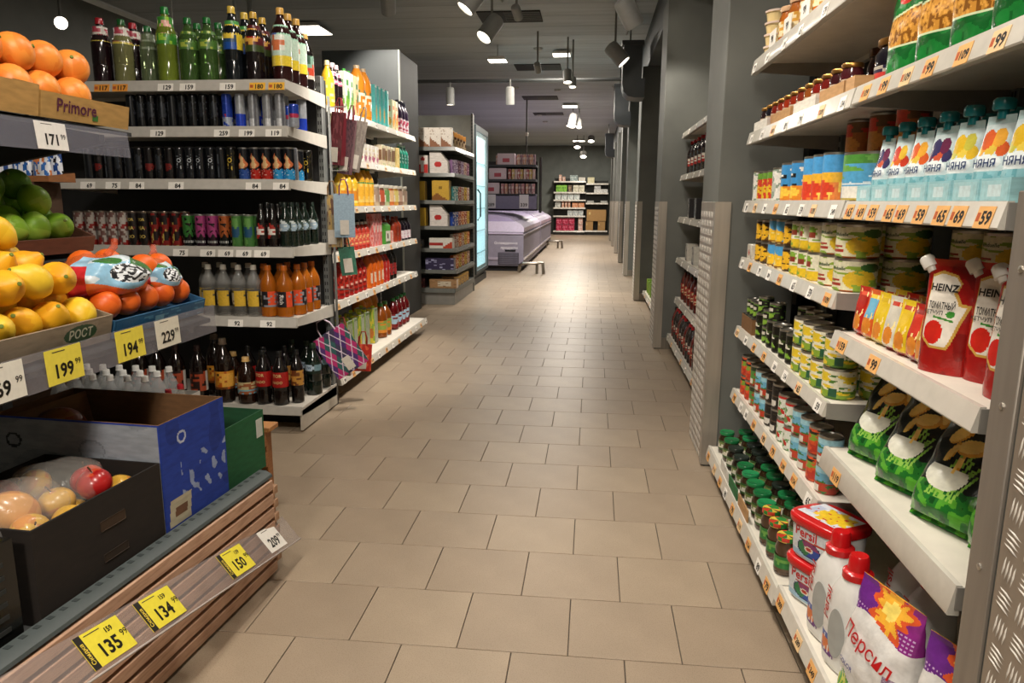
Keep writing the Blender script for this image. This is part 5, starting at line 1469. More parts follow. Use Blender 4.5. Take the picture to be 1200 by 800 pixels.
cb('cookie_box', carton(.4, .16, .13, 'a8825c', PT('a8825c', ('r', .35, .85, .2, .8, 'd0c4ae'), ('n', 9, .3, '8a6a48'))), 'brown carton with white label', 'bottom', -2.14, 10.46)
cb('cookie_box', carton(.26, .16, .14, '4a2a2c', PT('4a2a2c', ('n', 6, .2, '8a4a44'))), 'dark maroon carton', 'bottom', -2.55, 10.5)
for i, y in enumerate((10.7, 10.95, 11.2, 11.45)):
    cb('cookie_box', carton(.22, .2, .15, 'a07a50', PT('a07a50', ('n', 6, .15, 'd0a83a'), ('b', .8, 1, 'c8a03a'))), 'brown box with yellow packets on top', 'bottom', -2.08, y, 1.3)

fr = obj('display_fridge', MB().prism([(-2.85, .12), (-2.08, .12), (-2.08, 2.82), (-2.85, 2.82)], 12.74, 14.25, 'y', '1f2426', 'paint').mesh('display_fridge'))
tag(fr, 'tall dark drinks fridge with a cyan-lit glass door facing the aisle', 'fridge')
glow = emit('fridge', 'b4e4ee', 1.25)
obj('light_panel', MB().box(-2.08, -2.072, 12.82, 14.17, .30, 2.62, '9fe8f2', glow).mesh('light_panel'), fr, label='cyan glowing interior')
dr = obj('door', MB().box(-2.035, -2.028, 12.8, 14.2, .24, 2.72, 'cfeef2', 'film').mesh('door'), fr, label='glass door')
for y0, y1, z0, z1 in ((12.76, 12.82, .2, 2.78), (14.17, 14.23, .2, 2.78), (12.82, 14.17, .2, .26), (12.82, 14.17, 2.68, 2.78)):
    obj('door_frame', MB().box(-2.06, -2.02, y0, y1, z0, z1, '3a4448', 'paint', .004).mesh('door_frame'), dr)
obj('door_handle', MB().tube([(-2.02, 12.9, 1.15), (-1.97, 12.9, 1.22), (-1.97, 12.9, 1.62), (-2.02, 12.9, 1.69)], .014, 8, '14181a', 'gloss').mesh('door_handle'), dr)
for k, z in enumerate((.55, .95, 1.35, 1.75, 2.15)):
    obj('shelf', MB().box(-2.074, -2.045, 12.83, 14.16, z, z + .012, '7fc0cc', 'metal').mesh('shelf'), fr)
obj('plinth', MB().box(-2.82, -2.06, 12.76, 14.23, 0, .12, '2a2e30', 'paint').mesh('plinth'), fr)

def freezer(y0, y1, label, sign):
    pr = [(-3.7, .12), (-1.45, .12), (-1.45, .84), (-3.7, .84)]
    f = obj('chest_freezer', MB().prism(pr, y0, y1, 'y', '8a8496', 'paint').mesh('chest_freezer'))
    tag(f, label, 'freezer', 'chest freezers')
    obj('lid_frame', MB().prism([(-3.7, .84), (-1.44, .84), (-1.44, .93), (-1.50, 1.0), (-1.62, 1.06), (-3.7, 1.06)], y0 - .01, y1 + .01, 'y', 'd4cae6', 'gloss').mesh('lid_frame'), f, label='pale lilac rim')
    obj('glass_lid', MB().prism([(-3.6, 1.062), (-1.64, 1.062), (-1.75, 1.13), (-2.0, 1.19), (-2.5, 1.22), (-3.6, 1.22)], y0 + .04, y1 - .04, 'y', 'a89cc0', 'gloss').mesh('glass_lid'), f, label='curved glass lid')
    for z, h in ((.76, .035), (.24, .05)):
        obj('bumper_strip', MB().box(-1.45, -1.43, y0 + .02, y1 - .02, z, z + h, 'b8b2bc', 'gloss', .004).mesh('bumper_strip'), f)
    if sign:
        obj('bumper_strip', MB().box(-3.65, -1.46, y0 - .025, y0, .79, .825, 'c0b4d0', 'gloss', .004).mesh('bumper_strip'), f)
        obj('bumper_strip', MB().box(-3.65, -2.0, y0 - .02, y0, .24, .30, 'aaa0b4', 'gloss', .004).mesh('bumper_strip'), f)
        for tx, w_, x_, z_ in (('Охлажденные', .50, -1.83, .60), ('продукты', .36, -1.76, .49)):
            obj('lettering', MB().text(tx, w_, .085, x_, z_, y0 - .003, 'e4e0ea', 'paper').mesh('lettering'), f)
        gr = obj('grille', MB().box(-2.0, -1.55, y0 - .012, y0, .14, .40, '4a4652', 'matte', .003).mesh('grille'), f)
        sm = MB().box(-1.98, -1.57, y0 - .022, y0 - .012, 0, .018, '6a6676', 'matte').mesh('slat')
        for k in range(7):
            obj('slat', sm, gr, (0, 0, .155 + k * .034))
        obj('display_panel', MB().box(-1.85, -1.62, y0 - .014, y0, .425, .465, '1c1a20', 'gloss', .003).mesh('display_panel'), f)
    obj('kick_base', MB().box(-3.6, -1.52, y0 + .06, y1 - .06, 0, .12, '17161a', 'matte').mesh('kick_base'), f)
freezer(15.6, 20.6, 'lilac-grey chest freezer with white lettering on its end, beside the fridge', True)
freezer(20.8, 26.0, 'second lilac-grey chest freezer standing behind the lettered one', False)
hs = obj('freezer_rack', MB().box(-3.9, -1.38, 18.45, 18.5, 1.25, 2.45, '26262a', 'paint').mesh('freezer_rack'))
tag(hs, 'shelf rack with price header standing over the chest freezers', 'shelving')
obj('header_panel', MB().box(-3.9, -1.33, 17.55, 17.6, 1.30, 1.64, '7d7896', 'paint', .006).mesh('header_panel'), hs, label='violet-grey header')
for x, s in ((-2.42, '289'), (-1.63, '339')):
    t = MB().box(x - .11, x + .11, 17.535, 17.548, 1.32, 1.64, 'e0dce4', 'paper')
    t.text(s, .16, .09, x, 1.40, 17.533, '3a3640', 'paper')
    obj('price_tag', t.mesh('price_tag'), hs)
for k, z in enumerate((1.66, 2.0, 2.34)):
    obj('shelf', MB().prism([(-3.9, z - .05), (-2.0 + .0, z - .05), (-1.36, z - .05), (-1.36, z), (-3.9, z)], 17.55 + .05 * k, 18.44, 'y', '3f4048', 'paint').mesh('shelf'), hs)
obj('post', MB().tube([(-1.30, 18.4, 1.2), (-1.30, 18.4, 2.55)], .035, 8, '4a4a4c', 'paint').mesh('post'), hs)
lb = carton(.42, .2, .26, 'd8c4d0', PT('d8c4d0', ('e', .5, .4, .24, .2, 'b84a5a')))
lp = [carton(.066, .12, .24, c, PT(c, ('n', 4, .1, 'd8c8c4'))) for c in ('b87a84', '9a3a3c', 'c8907a', 'c8a85a', '8a6a7a', 'd8b4b8')]
for k, (z, xs) in enumerate(((1.66, (-2.45,)), (2.0, (-2.28,)), (2.34, (-2.08,)))):
    for x in xs:
        put('frozen_box', lb, 'pink-white box with red oval', ['on the lowest', 'on the middle', 'on the highest'][k] + ' board over the freezers', 'box', (x, 17.78, z))
    n = 10 - k
    for i in range(n):
        x = xs[0] + .29 + (-1.42 - xs[0] - .29) * i / (n - 1)
        put('sweet_packet', lp[(i * 2 + k) % 6], 'upright packet', ['on the lowest', 'on the middle', 'on the highest'][k] + ' board over the freezers', 'packet', (x, 17.74 + .05 * (i % 3), z), R.uniform(-.2, .2))
    for i in range(6):
        put('sweet_packet', lp[(i + k) % 6], 'upright packet behind the pink-white box', ['on the lowest', 'on the middle', 'on the highest'][k] + ' board over the freezers', 'packet', (xs[0] - .25 + .1 * i, 18.05, z + .0), 0)
for i, (y, x) in enumerate(((15.1, -1.42), (23.6, -1.38))):
    g = obj('floor_bumper', MB().tube([(x - .1, y + .25, .02), (x - .08, y + .2, .16), (x + .02, y, .22), (x + .28, y - .04, .23), (x + .42, y, .23), (x + .44, y + .02, .0)], .035, 8, '9a948c', 'metal').mesh('floor_bumper'))
    tag(g, 'bent metal floor bumper at the ' + ('lettered freezer corner' if i == 0 else 'second freezer'), 'bumper', 'freezer bumpers')
    obj('post', MB().tube([(x + .30, y + .02, 0), (x + .30, y + .02, .24)], .03, 8, '9a948c', 'metal').mesh('post'), g)
o = obj('hanging_pole', MB().tube([(-1.65, 18.3, 2.6), (-1.65, 18.3, CEIL - .004)], .02, 6, '5a5a58', 'paint').mesh('hanging_pole'))
tag(o, 'thin pole with a small lamp hanging over the freezer rack', 'pole')
obj('lamp', MB().box(-1.69, -1.61, 18.26, 18.34, 3.05, 3.14, 'e0dcd0', 'paper', .01).mesh('lamp'), o)
for i, (x0, w, lv) in enumerate(((-1.74, 1.42, (.18, .85, 1.21, 1.55, 1.89, 2.36)), (-.30, .98, (.2, 1.42, 1.86, 2.27)))):
    shelf_unit('gondola_shelf', ['shelving against the end wall, filled with white and pink packs', 'half-empty shelving against the end wall, next to the columns'][i], (x0, 33.05, 0), 0, w, .55, [(z, .02 if k else 0, .06, tags(w, 5, PR, [WH], 60 + k)) for k, z in enumerate(lv)], 2.5 - .1 * i, back='2e302e', frame='3a3c3a', plinth=(.05, .14, '3a3a38'))
def bw(lev, z, xs, w, h, c, c2, d, y=33.25, n='home_pack'):
    p = carton(w, .2, h, c, PT(c, ('n', 4, .1, c2)))
    for x in xs:
        put(n, p, d, f'on the {lev} of the end-wall shelving', 'pack', (x, y, z))
bw('top board', 2.36, (-1.46,), .12, .28, 'd8a890', 'e8d8d0', 'slim pink pack')
bw('top board', 2.36, (-1.3,), .12, .2, 'c89880', 'e0d0c8', 'low pink pack')
bw('top board', 2.36, (-.86,), .34, .26, '8a9a98', 'b8c4c0', 'grey-green pack')
bw('top board', 2.36, (-.50,), .3, .17, 'd8d4c8', 'c8c4b8', 'white pack')
bw('fifth board', 1.89, (-1.52, -1.28), .24, .3, '8ac04a', '5a9a34', 'bright green pack')
bw('fifth board', 1.89, (-1.02,), .16, .3, '6a5a4a', 'a08a6a', 'brown pack')
bw('fifth board', 1.89, (-.76, -.5), .24, .3, 'dcd8c4', 'b8b49a', 'cream pack')
bw('fourth board', 1.55, (-1.55, -1.27, -.99, -.71), .25, .28, 'd8dcd8', 'a8b4b4', 'white tissue pack')
bw('third board', 1.21, (-1.55,), .24, .25, 'd0d0c8', '8a8a84', 'white-grey pack')
bw('third board', 1.21, (-1.32, -1.18, -1.04), .1, .27, 'c88a6a', 'e0d0c0', 'terracotta bottle pack')
bw('third board', 1.21, (-.78, -.5), .26, .22, 'c8845c', 'd8a888', 'terracotta pack')
bw('second board', .85, (-1.0, -.76, -.52), .22, .25, 'd0d4d0', 'a0aab0', 'pale pack')
for L in (0, 1):
    bw('bottom board', .18 + .29 * L, (-1.48, -1.2, -.92), .26, .27, 'b82a4a', 'd86a84', 'crimson pack, ' + ('upper' if L else 'lower') + ' layer')
    bw('bottom board', .18 + .29 * L, (-.52,), .2, .27, 'd8a898', 'e8d8d0', 'pale pink pack, ' + ('upper' if L else 'lower') + ' layer')
bw('column side', 2.27, (-.1,), .3, .26, 'd8d0a8', 'e0dcc0', 'cream carton, top board')
bw('column side', 1.86, (.2, .5), .3, .16, 'd8d8d4', 'b8b8b4', 'white carton, third board')
bw('column side', 1.86 + .165, (.2,), .28, .14, 'b0b0b0', 'd0d0d0', 'grey carton stacked above')
bw('column side', 1.42, (-.1, .5), .3, .1, '9a9a96', 'b8b8b4', 'flat grey carton, second board')
for x, z, w, h in ((.18, .62, .86, .5), (-.12, .2, .32, .4), (.42, .2, .32, .4)):
    put('moving_carton', carton(w, .36, h, 'b08a58', PT('b08a58', ('r', .1, .2, .6, .8, 'd8c080')), f='card'), 'wide brown carton' if w > .5 else 'small brown carton under the wide one', 'by the columns on the end-wall shelving', 'box', (x, 33.28, z + .002))

# ================================================================ FRUIT DISPLAY
RA = -.0737
A0 = Vector((-1.24, 2.62, 0))
DN, DI = Vector((-.0736, -.9973, 0)), Vector((-.9973, .0736, 0))
def BL(a, b, z):
    p = A0 + DN * a + DI * b
    return (p.x, p.y, z)
# local frame of the base: x inward (away from the aisle), y toward the camera
fb = D.objects.new('fruit_stand', None)
COL.objects.link(fb)
fb.location = A0
fb.rotation_euler = (0, 0, math.atan2(DN.y, DN.x) - PI / 2)
tag(fb, 'wooden slatted fruit stand with grey tray edge, standing in front of the drinks', 'fruit stand')
BLEN = 1.75
# local +y runs toward the camera, local -x... the frame is rotated by about 180 degrees, so inward is +x
slat = MB().box(0, .022, 0, BLEN, 0, .043, 'c29c82', 'wood', .003).mesh('slat')
for k in range(7):
    obj('slat', slat, fb, (0, 0, .012 + .0575 * k))
for k in range(6):
    obj('end_block', MB().box(.0, .9, -.035, -.002, 0, .036, 'b08a6c', 'wood', .003).mesh('end_block'), fb, (0, 0, .045 + .0575 * k))
for y in (.03, .85, 1.6):
    obj('corner_post', MB().box(.024, .07, y, y + .06, 0, .40, '8a6448', 'wood', .003).mesh('corner_post'), fb)
obj('top_board', MB().box(.024, .9, 0, BLEN, .385, .405, '4a4c4c', 'paint').mesh('top_board'), fb)
obj('tray_edge', MB().prism([(.006, .410), (.02, .406), (.036, .420), (.062, .424), (.062, .434), (.032, .432), (.010, .420)], -.01, BLEN, 'y', '474e4e', 'paint').mesh('tray_edge'), fb, label='grey plastic tray edge')
mz = MB()
for k in range(40):
    mz.box(.040, .056, .02 + k * .043, .035 + k * .043, .4335, .4345, "2f3636", 'matte')
obj('tray_hole', mz.mesh('tray_hole'), fb, kind='stuff')
# crooked clear price rail
def bigtag(main, bg, w, h, cents='99', strip=False):
    m = MB().box(-w / 2, w / 2, -.0016, 0, 0, h, bg, 'paper')
    off = .06 * w if strip else 0
    m.text(main, w * .56, h * .42, off - w * .02, h * .36, -.0022, '17140f', 'print', bold=.03)
    if cents:
        m.text(cents, w * .16, h * .2, off + w * .36, h * .50, -.0022, '17140f', 'print', bold=.012)
    if strip:
        m.box(-w / 2, -w * .36, -.0021, -.0016, 0, h, '1c1812', 'paper')
        m.text('Скидка', h * .7, w * .1, -w * .43, h * .46, -.0028, 'e8cc4a', 'print', PI / 2)
        m.text('159', w * .18, h * .16, w * .2, h * .78, -.0022, '17140f', 'print', bold=.03)
    m.box(-w * .3, w * .05, -.002, -.0016, h * .90, h * .925, '3a342a', 'paper')
    return m.mesh('price_tag')
e1 = Vector((0, -math.cos(.19), math.sin(.19)))                 # along the rail, toward the near end
e2 = (Vector((.67, 0, -.74)) - e1 * Vector((.67, 0, -.74)).dot(e1)).normalized()   # down its face
nn = e2.cross(e1).normalized()
if nn.x < 0:
    nn = -nn
RO = Vector((-1.258, 2.72, .198))
inv = (Matrix.Translation(A0) @ Matrix.Rotation(fb.rotation_euler.z, 4, 'Z')).inverted()
RM = Matrix(((-e1.x, -nn.x, -e2.x, RO.x), (-e1.y, -nn.y, -e2.y, RO.y), (-e1.z, -nn.z, -e2.z, RO.z), (0, 0, 0, 1)))
def onrail(name, m, parent, off):
    o = obj(name, m, parent)
    o.matrix_parent_inverse = inv if parent is fb else Matrix.Identity(4)
    if parent is fb:
        o.matrix_basis = RM @ Matrix.Translation(off)
    else:
        o.location = off
    return o
prl = onrail('price_rail', MB().box(-1.8, 0, -.0015, .0015, -.118, 0, 'b0a4a0', 'film', .0006).mesh('price_rail'), fb, Vector((0, 0, 0)))
prl['label'] = 'clear crooked price rail'
onrail('rail_lip', MB().box(-1.8, 0, -.006, .006, -.124, -.118, 'b8aea8', 'gloss', .002).mesh('rail_lip'), prl, Vector((0, 0, 0)))
for u, s, bg, st_ in ((.185, '209', 'e4e0d8', 0), (.475, '150', 'e8d83a', 1), (.93, '134', 'e8d83a', 1), (1.17, '135', 'e8d83a', 1)):
    onrail('price_tag', bigtag(s, bg, .165 if st_ else .14, .098, '99', st_), prl, Vector((-u, -.0022, -.108)))

# upper rack with two tilted tiers
fr_ = D.objects.new('fruit_rack', None)
COL.objects.link(fr_)
fr_.location = (-2.4, 2.7, 0)
tag(fr_, 'dark stepped fruit rack rising behind the wooden stand, with clear price rails', 'fruit rack')
def fp(name, m, **k):
    o = obj(name, m, fr_, (2.4, -2.7, 0), **k)
    return o
for y in (.92, 2.64):
    fp('upright', MB().box(-2.46, -2.40, y, y + .06, 0, 1.9, '26282a', 'paint', .003).mesh('upright'))
    fp('bracket', MB().prism([(-2.40, .90), (-1.56, .98), (-1.56, 1.01), (-2.40, 1.1)], y + .01, y + .04, 'y', '26282a', 'paint').mesh('bracket'))
    fp('bracket', MB().prism([(-2.40, 1.60), (-1.86, 1.70), (-1.86, 1.735), (-2.40, 1.825)], y + .01, y + .04, 'y', '26282a', 'paint').mesh('bracket'))
S1 = math.atan2(.10, .40)
fp('tier_board', MB().prism([(-1.51, 1.015), (-1.51, 1.03), (-1.955, 1.136), (-1.955, 1.268), (-2.40, 1.392), (-2.40, 1.372), (-1.975, 1.25), (-1.975, 1.12)], .9, 2.72, 'y', '2c2e30', 'paint').mesh('tier_board'))
fp('tier_board', MB().prism([(-1.80, 1.735), (-1.80, 1.75), (-2.40, 1.846), (-2.40, 1.83)], .9, 2.76, 'y', '2c2e30', 'paint').mesh('tier_board'))
r2 = fp('price_rail', MB().prism([(-1.497, .975), (-1.502, 1.082), (-1.506, 1.082), (-1.501, .975)], .9, 2.74, 'y', 'a8a4aa', 'film').mesh('price_rail'), label='clear price rail')
r3 = fp('price_rail', MB().prism([(-1.772, 1.652), (-1.779, 1.745), (-1.784, 1.745), (-1.777, 1.652)], .9, 2.70, 'y', '9a9aa8', 'film').mesh('price_rail'), label='clear price rail')
for y, s, bg in ((1.66, '69', 'e4e0d4'), (1.885, '199', 'e6d44a'), (2.19, '194', 'e6d44a'), (2.405, '229', 'dcd6c4')):
    obj('price_tag', bigtag(s, bg, .145, .10), r2, (-1.4955, y, .98), (-.05, 0, PI / 2))
obj('price_tag', bigtag('171', 'e0ddd8', .14, .088), r3, (-1.7705, 2.29, 1.655), (-.08, 0, PI / 2))

# ---- fruit kinds
def fruit(r, c, c2, squash=1, tip=0, dimple=0, f='peel', seed=0, n=20):
    pr = []
    for k in range(13):
        a = -PI / 2 + PI * k / 12
        rr, z = math.cos(a), math.sin(a)
        if tip:
            s = abs(z)
            if s > .85:
                z *= 1 + (s - .85) * tip * (2.2 if z > 0 else 1.2)
        if dimple:
            z -= dimple * math.copysign(max(0, 1 - rr * 2.2) ** 2, z)
        pr.append((max(rr * r, .0005), z * r * squash))
    def p(u, v):
        return c if noise.noise(Vector((u * 3 + seed, v * 4, seed))) > -.15 else c2
    return MB().lathe(pr, n, c, f, p)
def wob(mb, amt, seed):
    mb.v = [tuple(Vector(v) * (1 + amt * noise.noise(Vector(v) * 14 + Vector((seed, 0, 0))))) for v in mb.v]
    return mb
grapefruit = wob(fruit(.066, 'ee9238', 'e8842e', .96), .05, 1).mesh('grapefruit')
orange = wob(fruit(.05, 'e0641c', 'd85a18', .97), .05, 2).mesh('orange')
lemon = wob(fruit(.051, 'e8ac20', 'e09c1c', 1.2, .7), .07, 3).mesh('lemon')
lemon_y = wob(fruit(.051, 'e8c030', 'e0b424', 1.2, .7), .07, 4).mesh('lemon')
lime = wob(fruit(.054, '88b830', 'a0c84a', 1.06, .3), .06, 5).mesh('lime')
limed = wob(fruit(.056, '5f8f2a', '6f9f38', 1.02, .1), .06, 6).mesh('lime')
apple_r = wob(fruit(.05, 'a81c1c', 'c04a2c', .9, 0, .16, 'skin'), .06, 7).mesh('apple')
apple_y = wob(fruit(.05, 'd8a83c', 'd0883a', .9, 0, .16, 'skin'), .06, 8).mesh('apple')
pear = wob(fruit(.06, 'd89a50', 'c8803c', 1.15, .5, 0, 'skin'), .06, 9).mesh('pear')
pomelo = wob(fruit(.09, '7a3a20', '8a5a2c', .9), .06, 11).mesh('pomelo')
stem = MB().tube([(0, 0, .036), (.004, 0, .05), (.008, 0, .058)], .003, 5, '4a3018', 'matte').mesh('stem')
nub = MB().lathe([(.008, .0), (.006, .004), (.0, .005)], 8, '6a7a2a', 'matte')
def nubm(z):
    m = MB().lathe([(.007, z - .003), (.006, z + .003), (.001, z + .004)], 8, '6a7a2a', 'matte')
    return m.mesh('stem')
nub_l, nub_o, nub_g, nub_m = nubm(.072), nubm(.049), nubm(.0635), nubm(.06)
def tilt():
    return dict(rx=R.uniform(-1.5, 1.5), ry=R.uniform(-1.5, 1.5))
def relax(pts, r, floor, lo, hi, it=80):
    """push a pile's balls apart until they touch instead of cutting into each other; floor(x) = height under a ball"""
    P = [Vector(p) for p in pts]
    for _ in range(it):
        for i in range(len(P)):
            for j in range(i):
                d = P[i] - P[j]
                L = d.length
                if L < 2 * r:
                    q = d.normalized() * ((2 * r - L) * .5 + .0002) if L > 1e-6 else Vector((0, 0, r * .2))
                    P[i] += q
                    P[j] -= q
        for p in P:
            p.x = min(hi[0], max(lo[0], p.x))
            p.y = min(hi[1], max(lo[1], p.y))
            p.z = max(p.z, floor(p.x) + r)
    return [tuple(p) for p in P]
GF = [(-1.93, 2.05, 1.86), (-1.94, 2.19, 1.865), (-1.93, 2.33, 1.86), (-1.94, 2.47, 1.865), (-1.93, 2.61, 1.86), (-2.06, 2.12, 1.885), (-2.06, 2.26, 1.885), (-2.06, 2.40, 1.885), (-2.06, 2.54, 1.885), (-2.06, 2.67, 1.885),
      (-1.98, 2.12, 1.965), (-1.98, 2.27, 1.97), (-1.97, 2.40, 1.965), (-1.985, 2.54, 1.97), (-1.97, 2.67, 1.955), (-2.05, 2.19, 2.06), (-2.05, 2.34, 2.055)]
GF = relax(GF, .068, lambda x: 1.782 + .16 * (-1.81 - x), (-2.13, 2.02, 0), (-1.885, 2.675, 9))
for i, p in enumerate(GF):
    lvl = 'in the front row' if i < 5 else ('deep in the carton' if i < 10 else ('in the upper layer' if i < 15 else 'on the very top'))
    put('grapefruit', (grapefruit, [('stem', nub_g)]), 'orange-yellow grapefruit ' + lvl, 'of the highest fruit carton', 'grapefruit', p, R.uniform(0, 6), 'grapefruit in the highest carton', **tilt())
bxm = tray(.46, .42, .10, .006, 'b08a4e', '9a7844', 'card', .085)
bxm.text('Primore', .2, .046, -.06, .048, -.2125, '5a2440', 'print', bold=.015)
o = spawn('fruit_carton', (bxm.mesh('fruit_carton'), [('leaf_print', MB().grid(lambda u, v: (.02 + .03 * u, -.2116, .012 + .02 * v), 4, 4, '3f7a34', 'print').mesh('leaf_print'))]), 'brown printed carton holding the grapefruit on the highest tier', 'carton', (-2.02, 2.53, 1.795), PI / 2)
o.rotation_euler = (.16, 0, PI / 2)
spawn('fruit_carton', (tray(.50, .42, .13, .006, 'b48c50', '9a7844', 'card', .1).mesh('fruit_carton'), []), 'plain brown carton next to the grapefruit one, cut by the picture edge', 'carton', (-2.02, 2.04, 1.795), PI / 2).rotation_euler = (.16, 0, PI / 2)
spawn('tea_packet', carton(.12, .1, .07, 'a01c1c', PT('a01c1c', ('n', 5, .3, 'c8a0a0'))), 'small red box lying in the plain brown carton', 'box', (-1.90, 2.06, 1.835), PI / 2)

# lemons
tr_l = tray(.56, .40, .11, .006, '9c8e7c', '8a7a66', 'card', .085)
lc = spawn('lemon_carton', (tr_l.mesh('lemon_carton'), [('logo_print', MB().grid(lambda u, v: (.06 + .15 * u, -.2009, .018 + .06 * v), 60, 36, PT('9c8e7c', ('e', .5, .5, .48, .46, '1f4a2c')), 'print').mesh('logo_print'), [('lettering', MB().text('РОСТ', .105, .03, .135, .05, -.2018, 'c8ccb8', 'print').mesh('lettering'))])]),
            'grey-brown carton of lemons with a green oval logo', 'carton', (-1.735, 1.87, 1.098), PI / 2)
lc.rotation_euler = (.24, 0, PI / 2)
LM = [(-1.60 - .1 * i, 1.66 + .112 * j, 1.16 + .025 * i) for i in range(4) for j in range(5)]
LM += [(-1.63 - .1 * i, 1.72 + .112 * j, 1.25 + .025 * i) for i in range(3) for j in range(4)]
LM += [(-1.78, 1.84, 1.33)]
LM = relax(LM, .055, lambda x: 1.074 + .24 * (-1.54 - x), (-1.83, 1.66, 0), (-1.60, 2.09, 9))
for k, p in enumerate(LM):
    y = k % 3 == 1
    put('lemon', (lemon_y if y else lemon, [('stem', nub_l)]), ('pale' if y else 'deep') + ' yellow lemon ' + ('in the bottom layer' if k < 20 else ('in the middle layer' if k < 32 else 'on top')), 'of the lemon carton', 'lemon', (p[0] + R.uniform(-.008, .008), p[1] + R.uniform(-.01, .01), p[2]), R.uniform(0, 6), 'lemons in the carton', rx=R.choice((-1, 1)) * R.uniform(.9, 1.5), ry=R.uniform(-.6, .6))

# limes
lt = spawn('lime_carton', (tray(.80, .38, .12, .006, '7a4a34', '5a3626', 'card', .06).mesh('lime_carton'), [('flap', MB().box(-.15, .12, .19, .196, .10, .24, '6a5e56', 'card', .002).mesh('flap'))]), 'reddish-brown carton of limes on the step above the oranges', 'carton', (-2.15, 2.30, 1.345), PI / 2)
lt.rotation_euler = (.27, 0, PI / 2)
LI = [(-2.04 - .115 * i, 1.98 + .125 * j, 1.37 + .035 * i) for i in range(3) for j in range(6)]
LI += [(-2.09, 2.32, 1.46), (-2.09, 2.52, 1.46), (-2.18, 2.58, 1.49), (-2.2, 2.44, 1.5), (-2.2, 2.28, 1.5)]
LI = relax(LI, .058, lambda x: 1.315 + .277 * (-1.965 - x), (-2.23, 1.97, 0), (-2.025, 2.63, 9))
for i, p in enumerate(LI):
    big_ = i >= 20
    put('lime', (limed if big_ else lime, [('stem', nub_m)]), 'large dark lime heaped at the back' if big_ else ('bright green lime on top' if i >= 18 else 'bright green lime in the ' + ['front', 'middle', 'back'][i // 6] + ' row'), 'of the lime carton', 'lime', p, R.uniform(0, 6), 'limes in the carton', **tilt())

# netted oranges in a blue tray
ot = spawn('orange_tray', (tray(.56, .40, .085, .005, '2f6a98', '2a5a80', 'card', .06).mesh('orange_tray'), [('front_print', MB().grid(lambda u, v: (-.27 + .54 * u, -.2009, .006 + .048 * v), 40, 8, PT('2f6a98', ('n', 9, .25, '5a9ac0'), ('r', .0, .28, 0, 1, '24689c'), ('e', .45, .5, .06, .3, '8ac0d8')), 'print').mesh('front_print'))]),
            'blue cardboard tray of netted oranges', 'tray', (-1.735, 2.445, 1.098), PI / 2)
ot.rotation_euler = (.24, 0, PI / 2)
OG = [(-1.60 - .1 * i, 2.23 + .103 * j, 1.15 + .025 * i) for i in range(3) for j in range(5)]
OG += [(-1.66, 2.28, 1.24), (-1.66, 2.40, 1.24), (-1.65, 2.52, 1.24), (-1.66, 2.63, 1.23), (-1.76, 2.34, 1.26), (-1.76, 2.47, 1.26)]
OG = relax(OG, .0525, lambda x: 1.066 + .24 * (-1.54 - x), (-1.87, 2.225, 0), (-1.60, 2.665, 9))
for i, p in enumerate(OG):
    put('orange', (orange, [('stem', nub_o)]), 'netted orange ' + ('low' if i < 15 else 'high'), 'in the blue tray', 'orange', p, R.uniform(0, 6), 'oranges in the blue tray', **tilt())
def blob(cx, cy, cz, a, b, c, f, paint, seed, nu=30, nv=16, amp=.12):
    m = MB()
    def fn(u, v):
        t, p = 2 * PI * u, PI * (v - .5)
        d = Vector((math.cos(t) * math.cos(p), math.sin(t) * math.cos(p), math.sin(p)))
        k = 1 + amp * noise.noise(d * 2.2 + Vector((seed, 0, 0)))
        return (d.x * a * k, d.y * b * k, d.z * c * k)
    pr = []
    for j in range(nv + 1):
        pr.append([fn(i / nu, min(.998, max(.002, j / nv))) for i in range(nu)])
    v = [q for row in pr for q in row]
    fs, cs = [], []
    for j in range(nv):
        for i in range(nu):
            fs.append((j * nu + i, j * nu + (i + 1) % nu, (j + 1) * nu + (i + 1) % nu, (j + 1) * nu + i))
            cs.append(lin(paint((i + .5) / nu, (j + .5) / nv)))
    m.add(v, fs, cs, f)
    return m, fn
def citlab(u, v):
    if u < .16:
        return 'b8282c' if v < .7 else '9ac0d8'
    if ((u - .55) / .2) ** 2 + ((v - .5) / .24) ** 2 < 1:
        return '2a2a2c' if noise.noise(Vector((u * 22, v * 16, 0))) > .0 else 'd8dce0'
    if ((u - .4) / .2) ** 2 + ((v - .86) / .12) ** 2 < 1 or ((u - .8) / .16) ** 2 + ((v - .62) / .22) ** 2 < 1:
        return '3f7a3c'
    if v < .22 + .1 * math.sin(u * 9):
        return 'd8642c'
    return '8ab8d4' if noise.noise(Vector((u * 4, v * 4, 7))) > -.2 else 'd0dce4'
for i, (x, y, z, a, b, c, lab) in enumerate(((-1.69, 2.33, 1.225, .15, .175, .085, 'netted citrus bag with printed blue-red label, at the lemon side'), (-1.68, 2.58, 1.20, .13, .11, .08, 'netted citrus bag slumped at the far end of the blue tray'))):
    m, fn = blob(x, y, z, a, b, c, 'net', lambda u, v: 'd8703c', i)
    u0, u1, v0, v1 = ((-.24, .16, .34, .88), (-.2, .12, .36, .80))[i]
    lm = MB().grid(lambda u, v: tuple(q * 1.02 for q in fn((u0 + (u1 - u0) * u) % 1, v0 + (v1 - v0) * v)), 110, 70, citlab, 'foil')
    nk = MB().tube([(0, b * .3, c * .9), (.01, b * .5, c * 1.25), (.0, b * .6, c * 1.5)], .012, 8, 'd8603c', 'net')
    spawn('citrus_net_bag', (m.mesh('citrus_net_bag'), [('label', lm.mesh('label')), ('neck', nk.mesh('neck'))]), lab, 'net bag', (x, y, z), 0, 'citrus net bags')

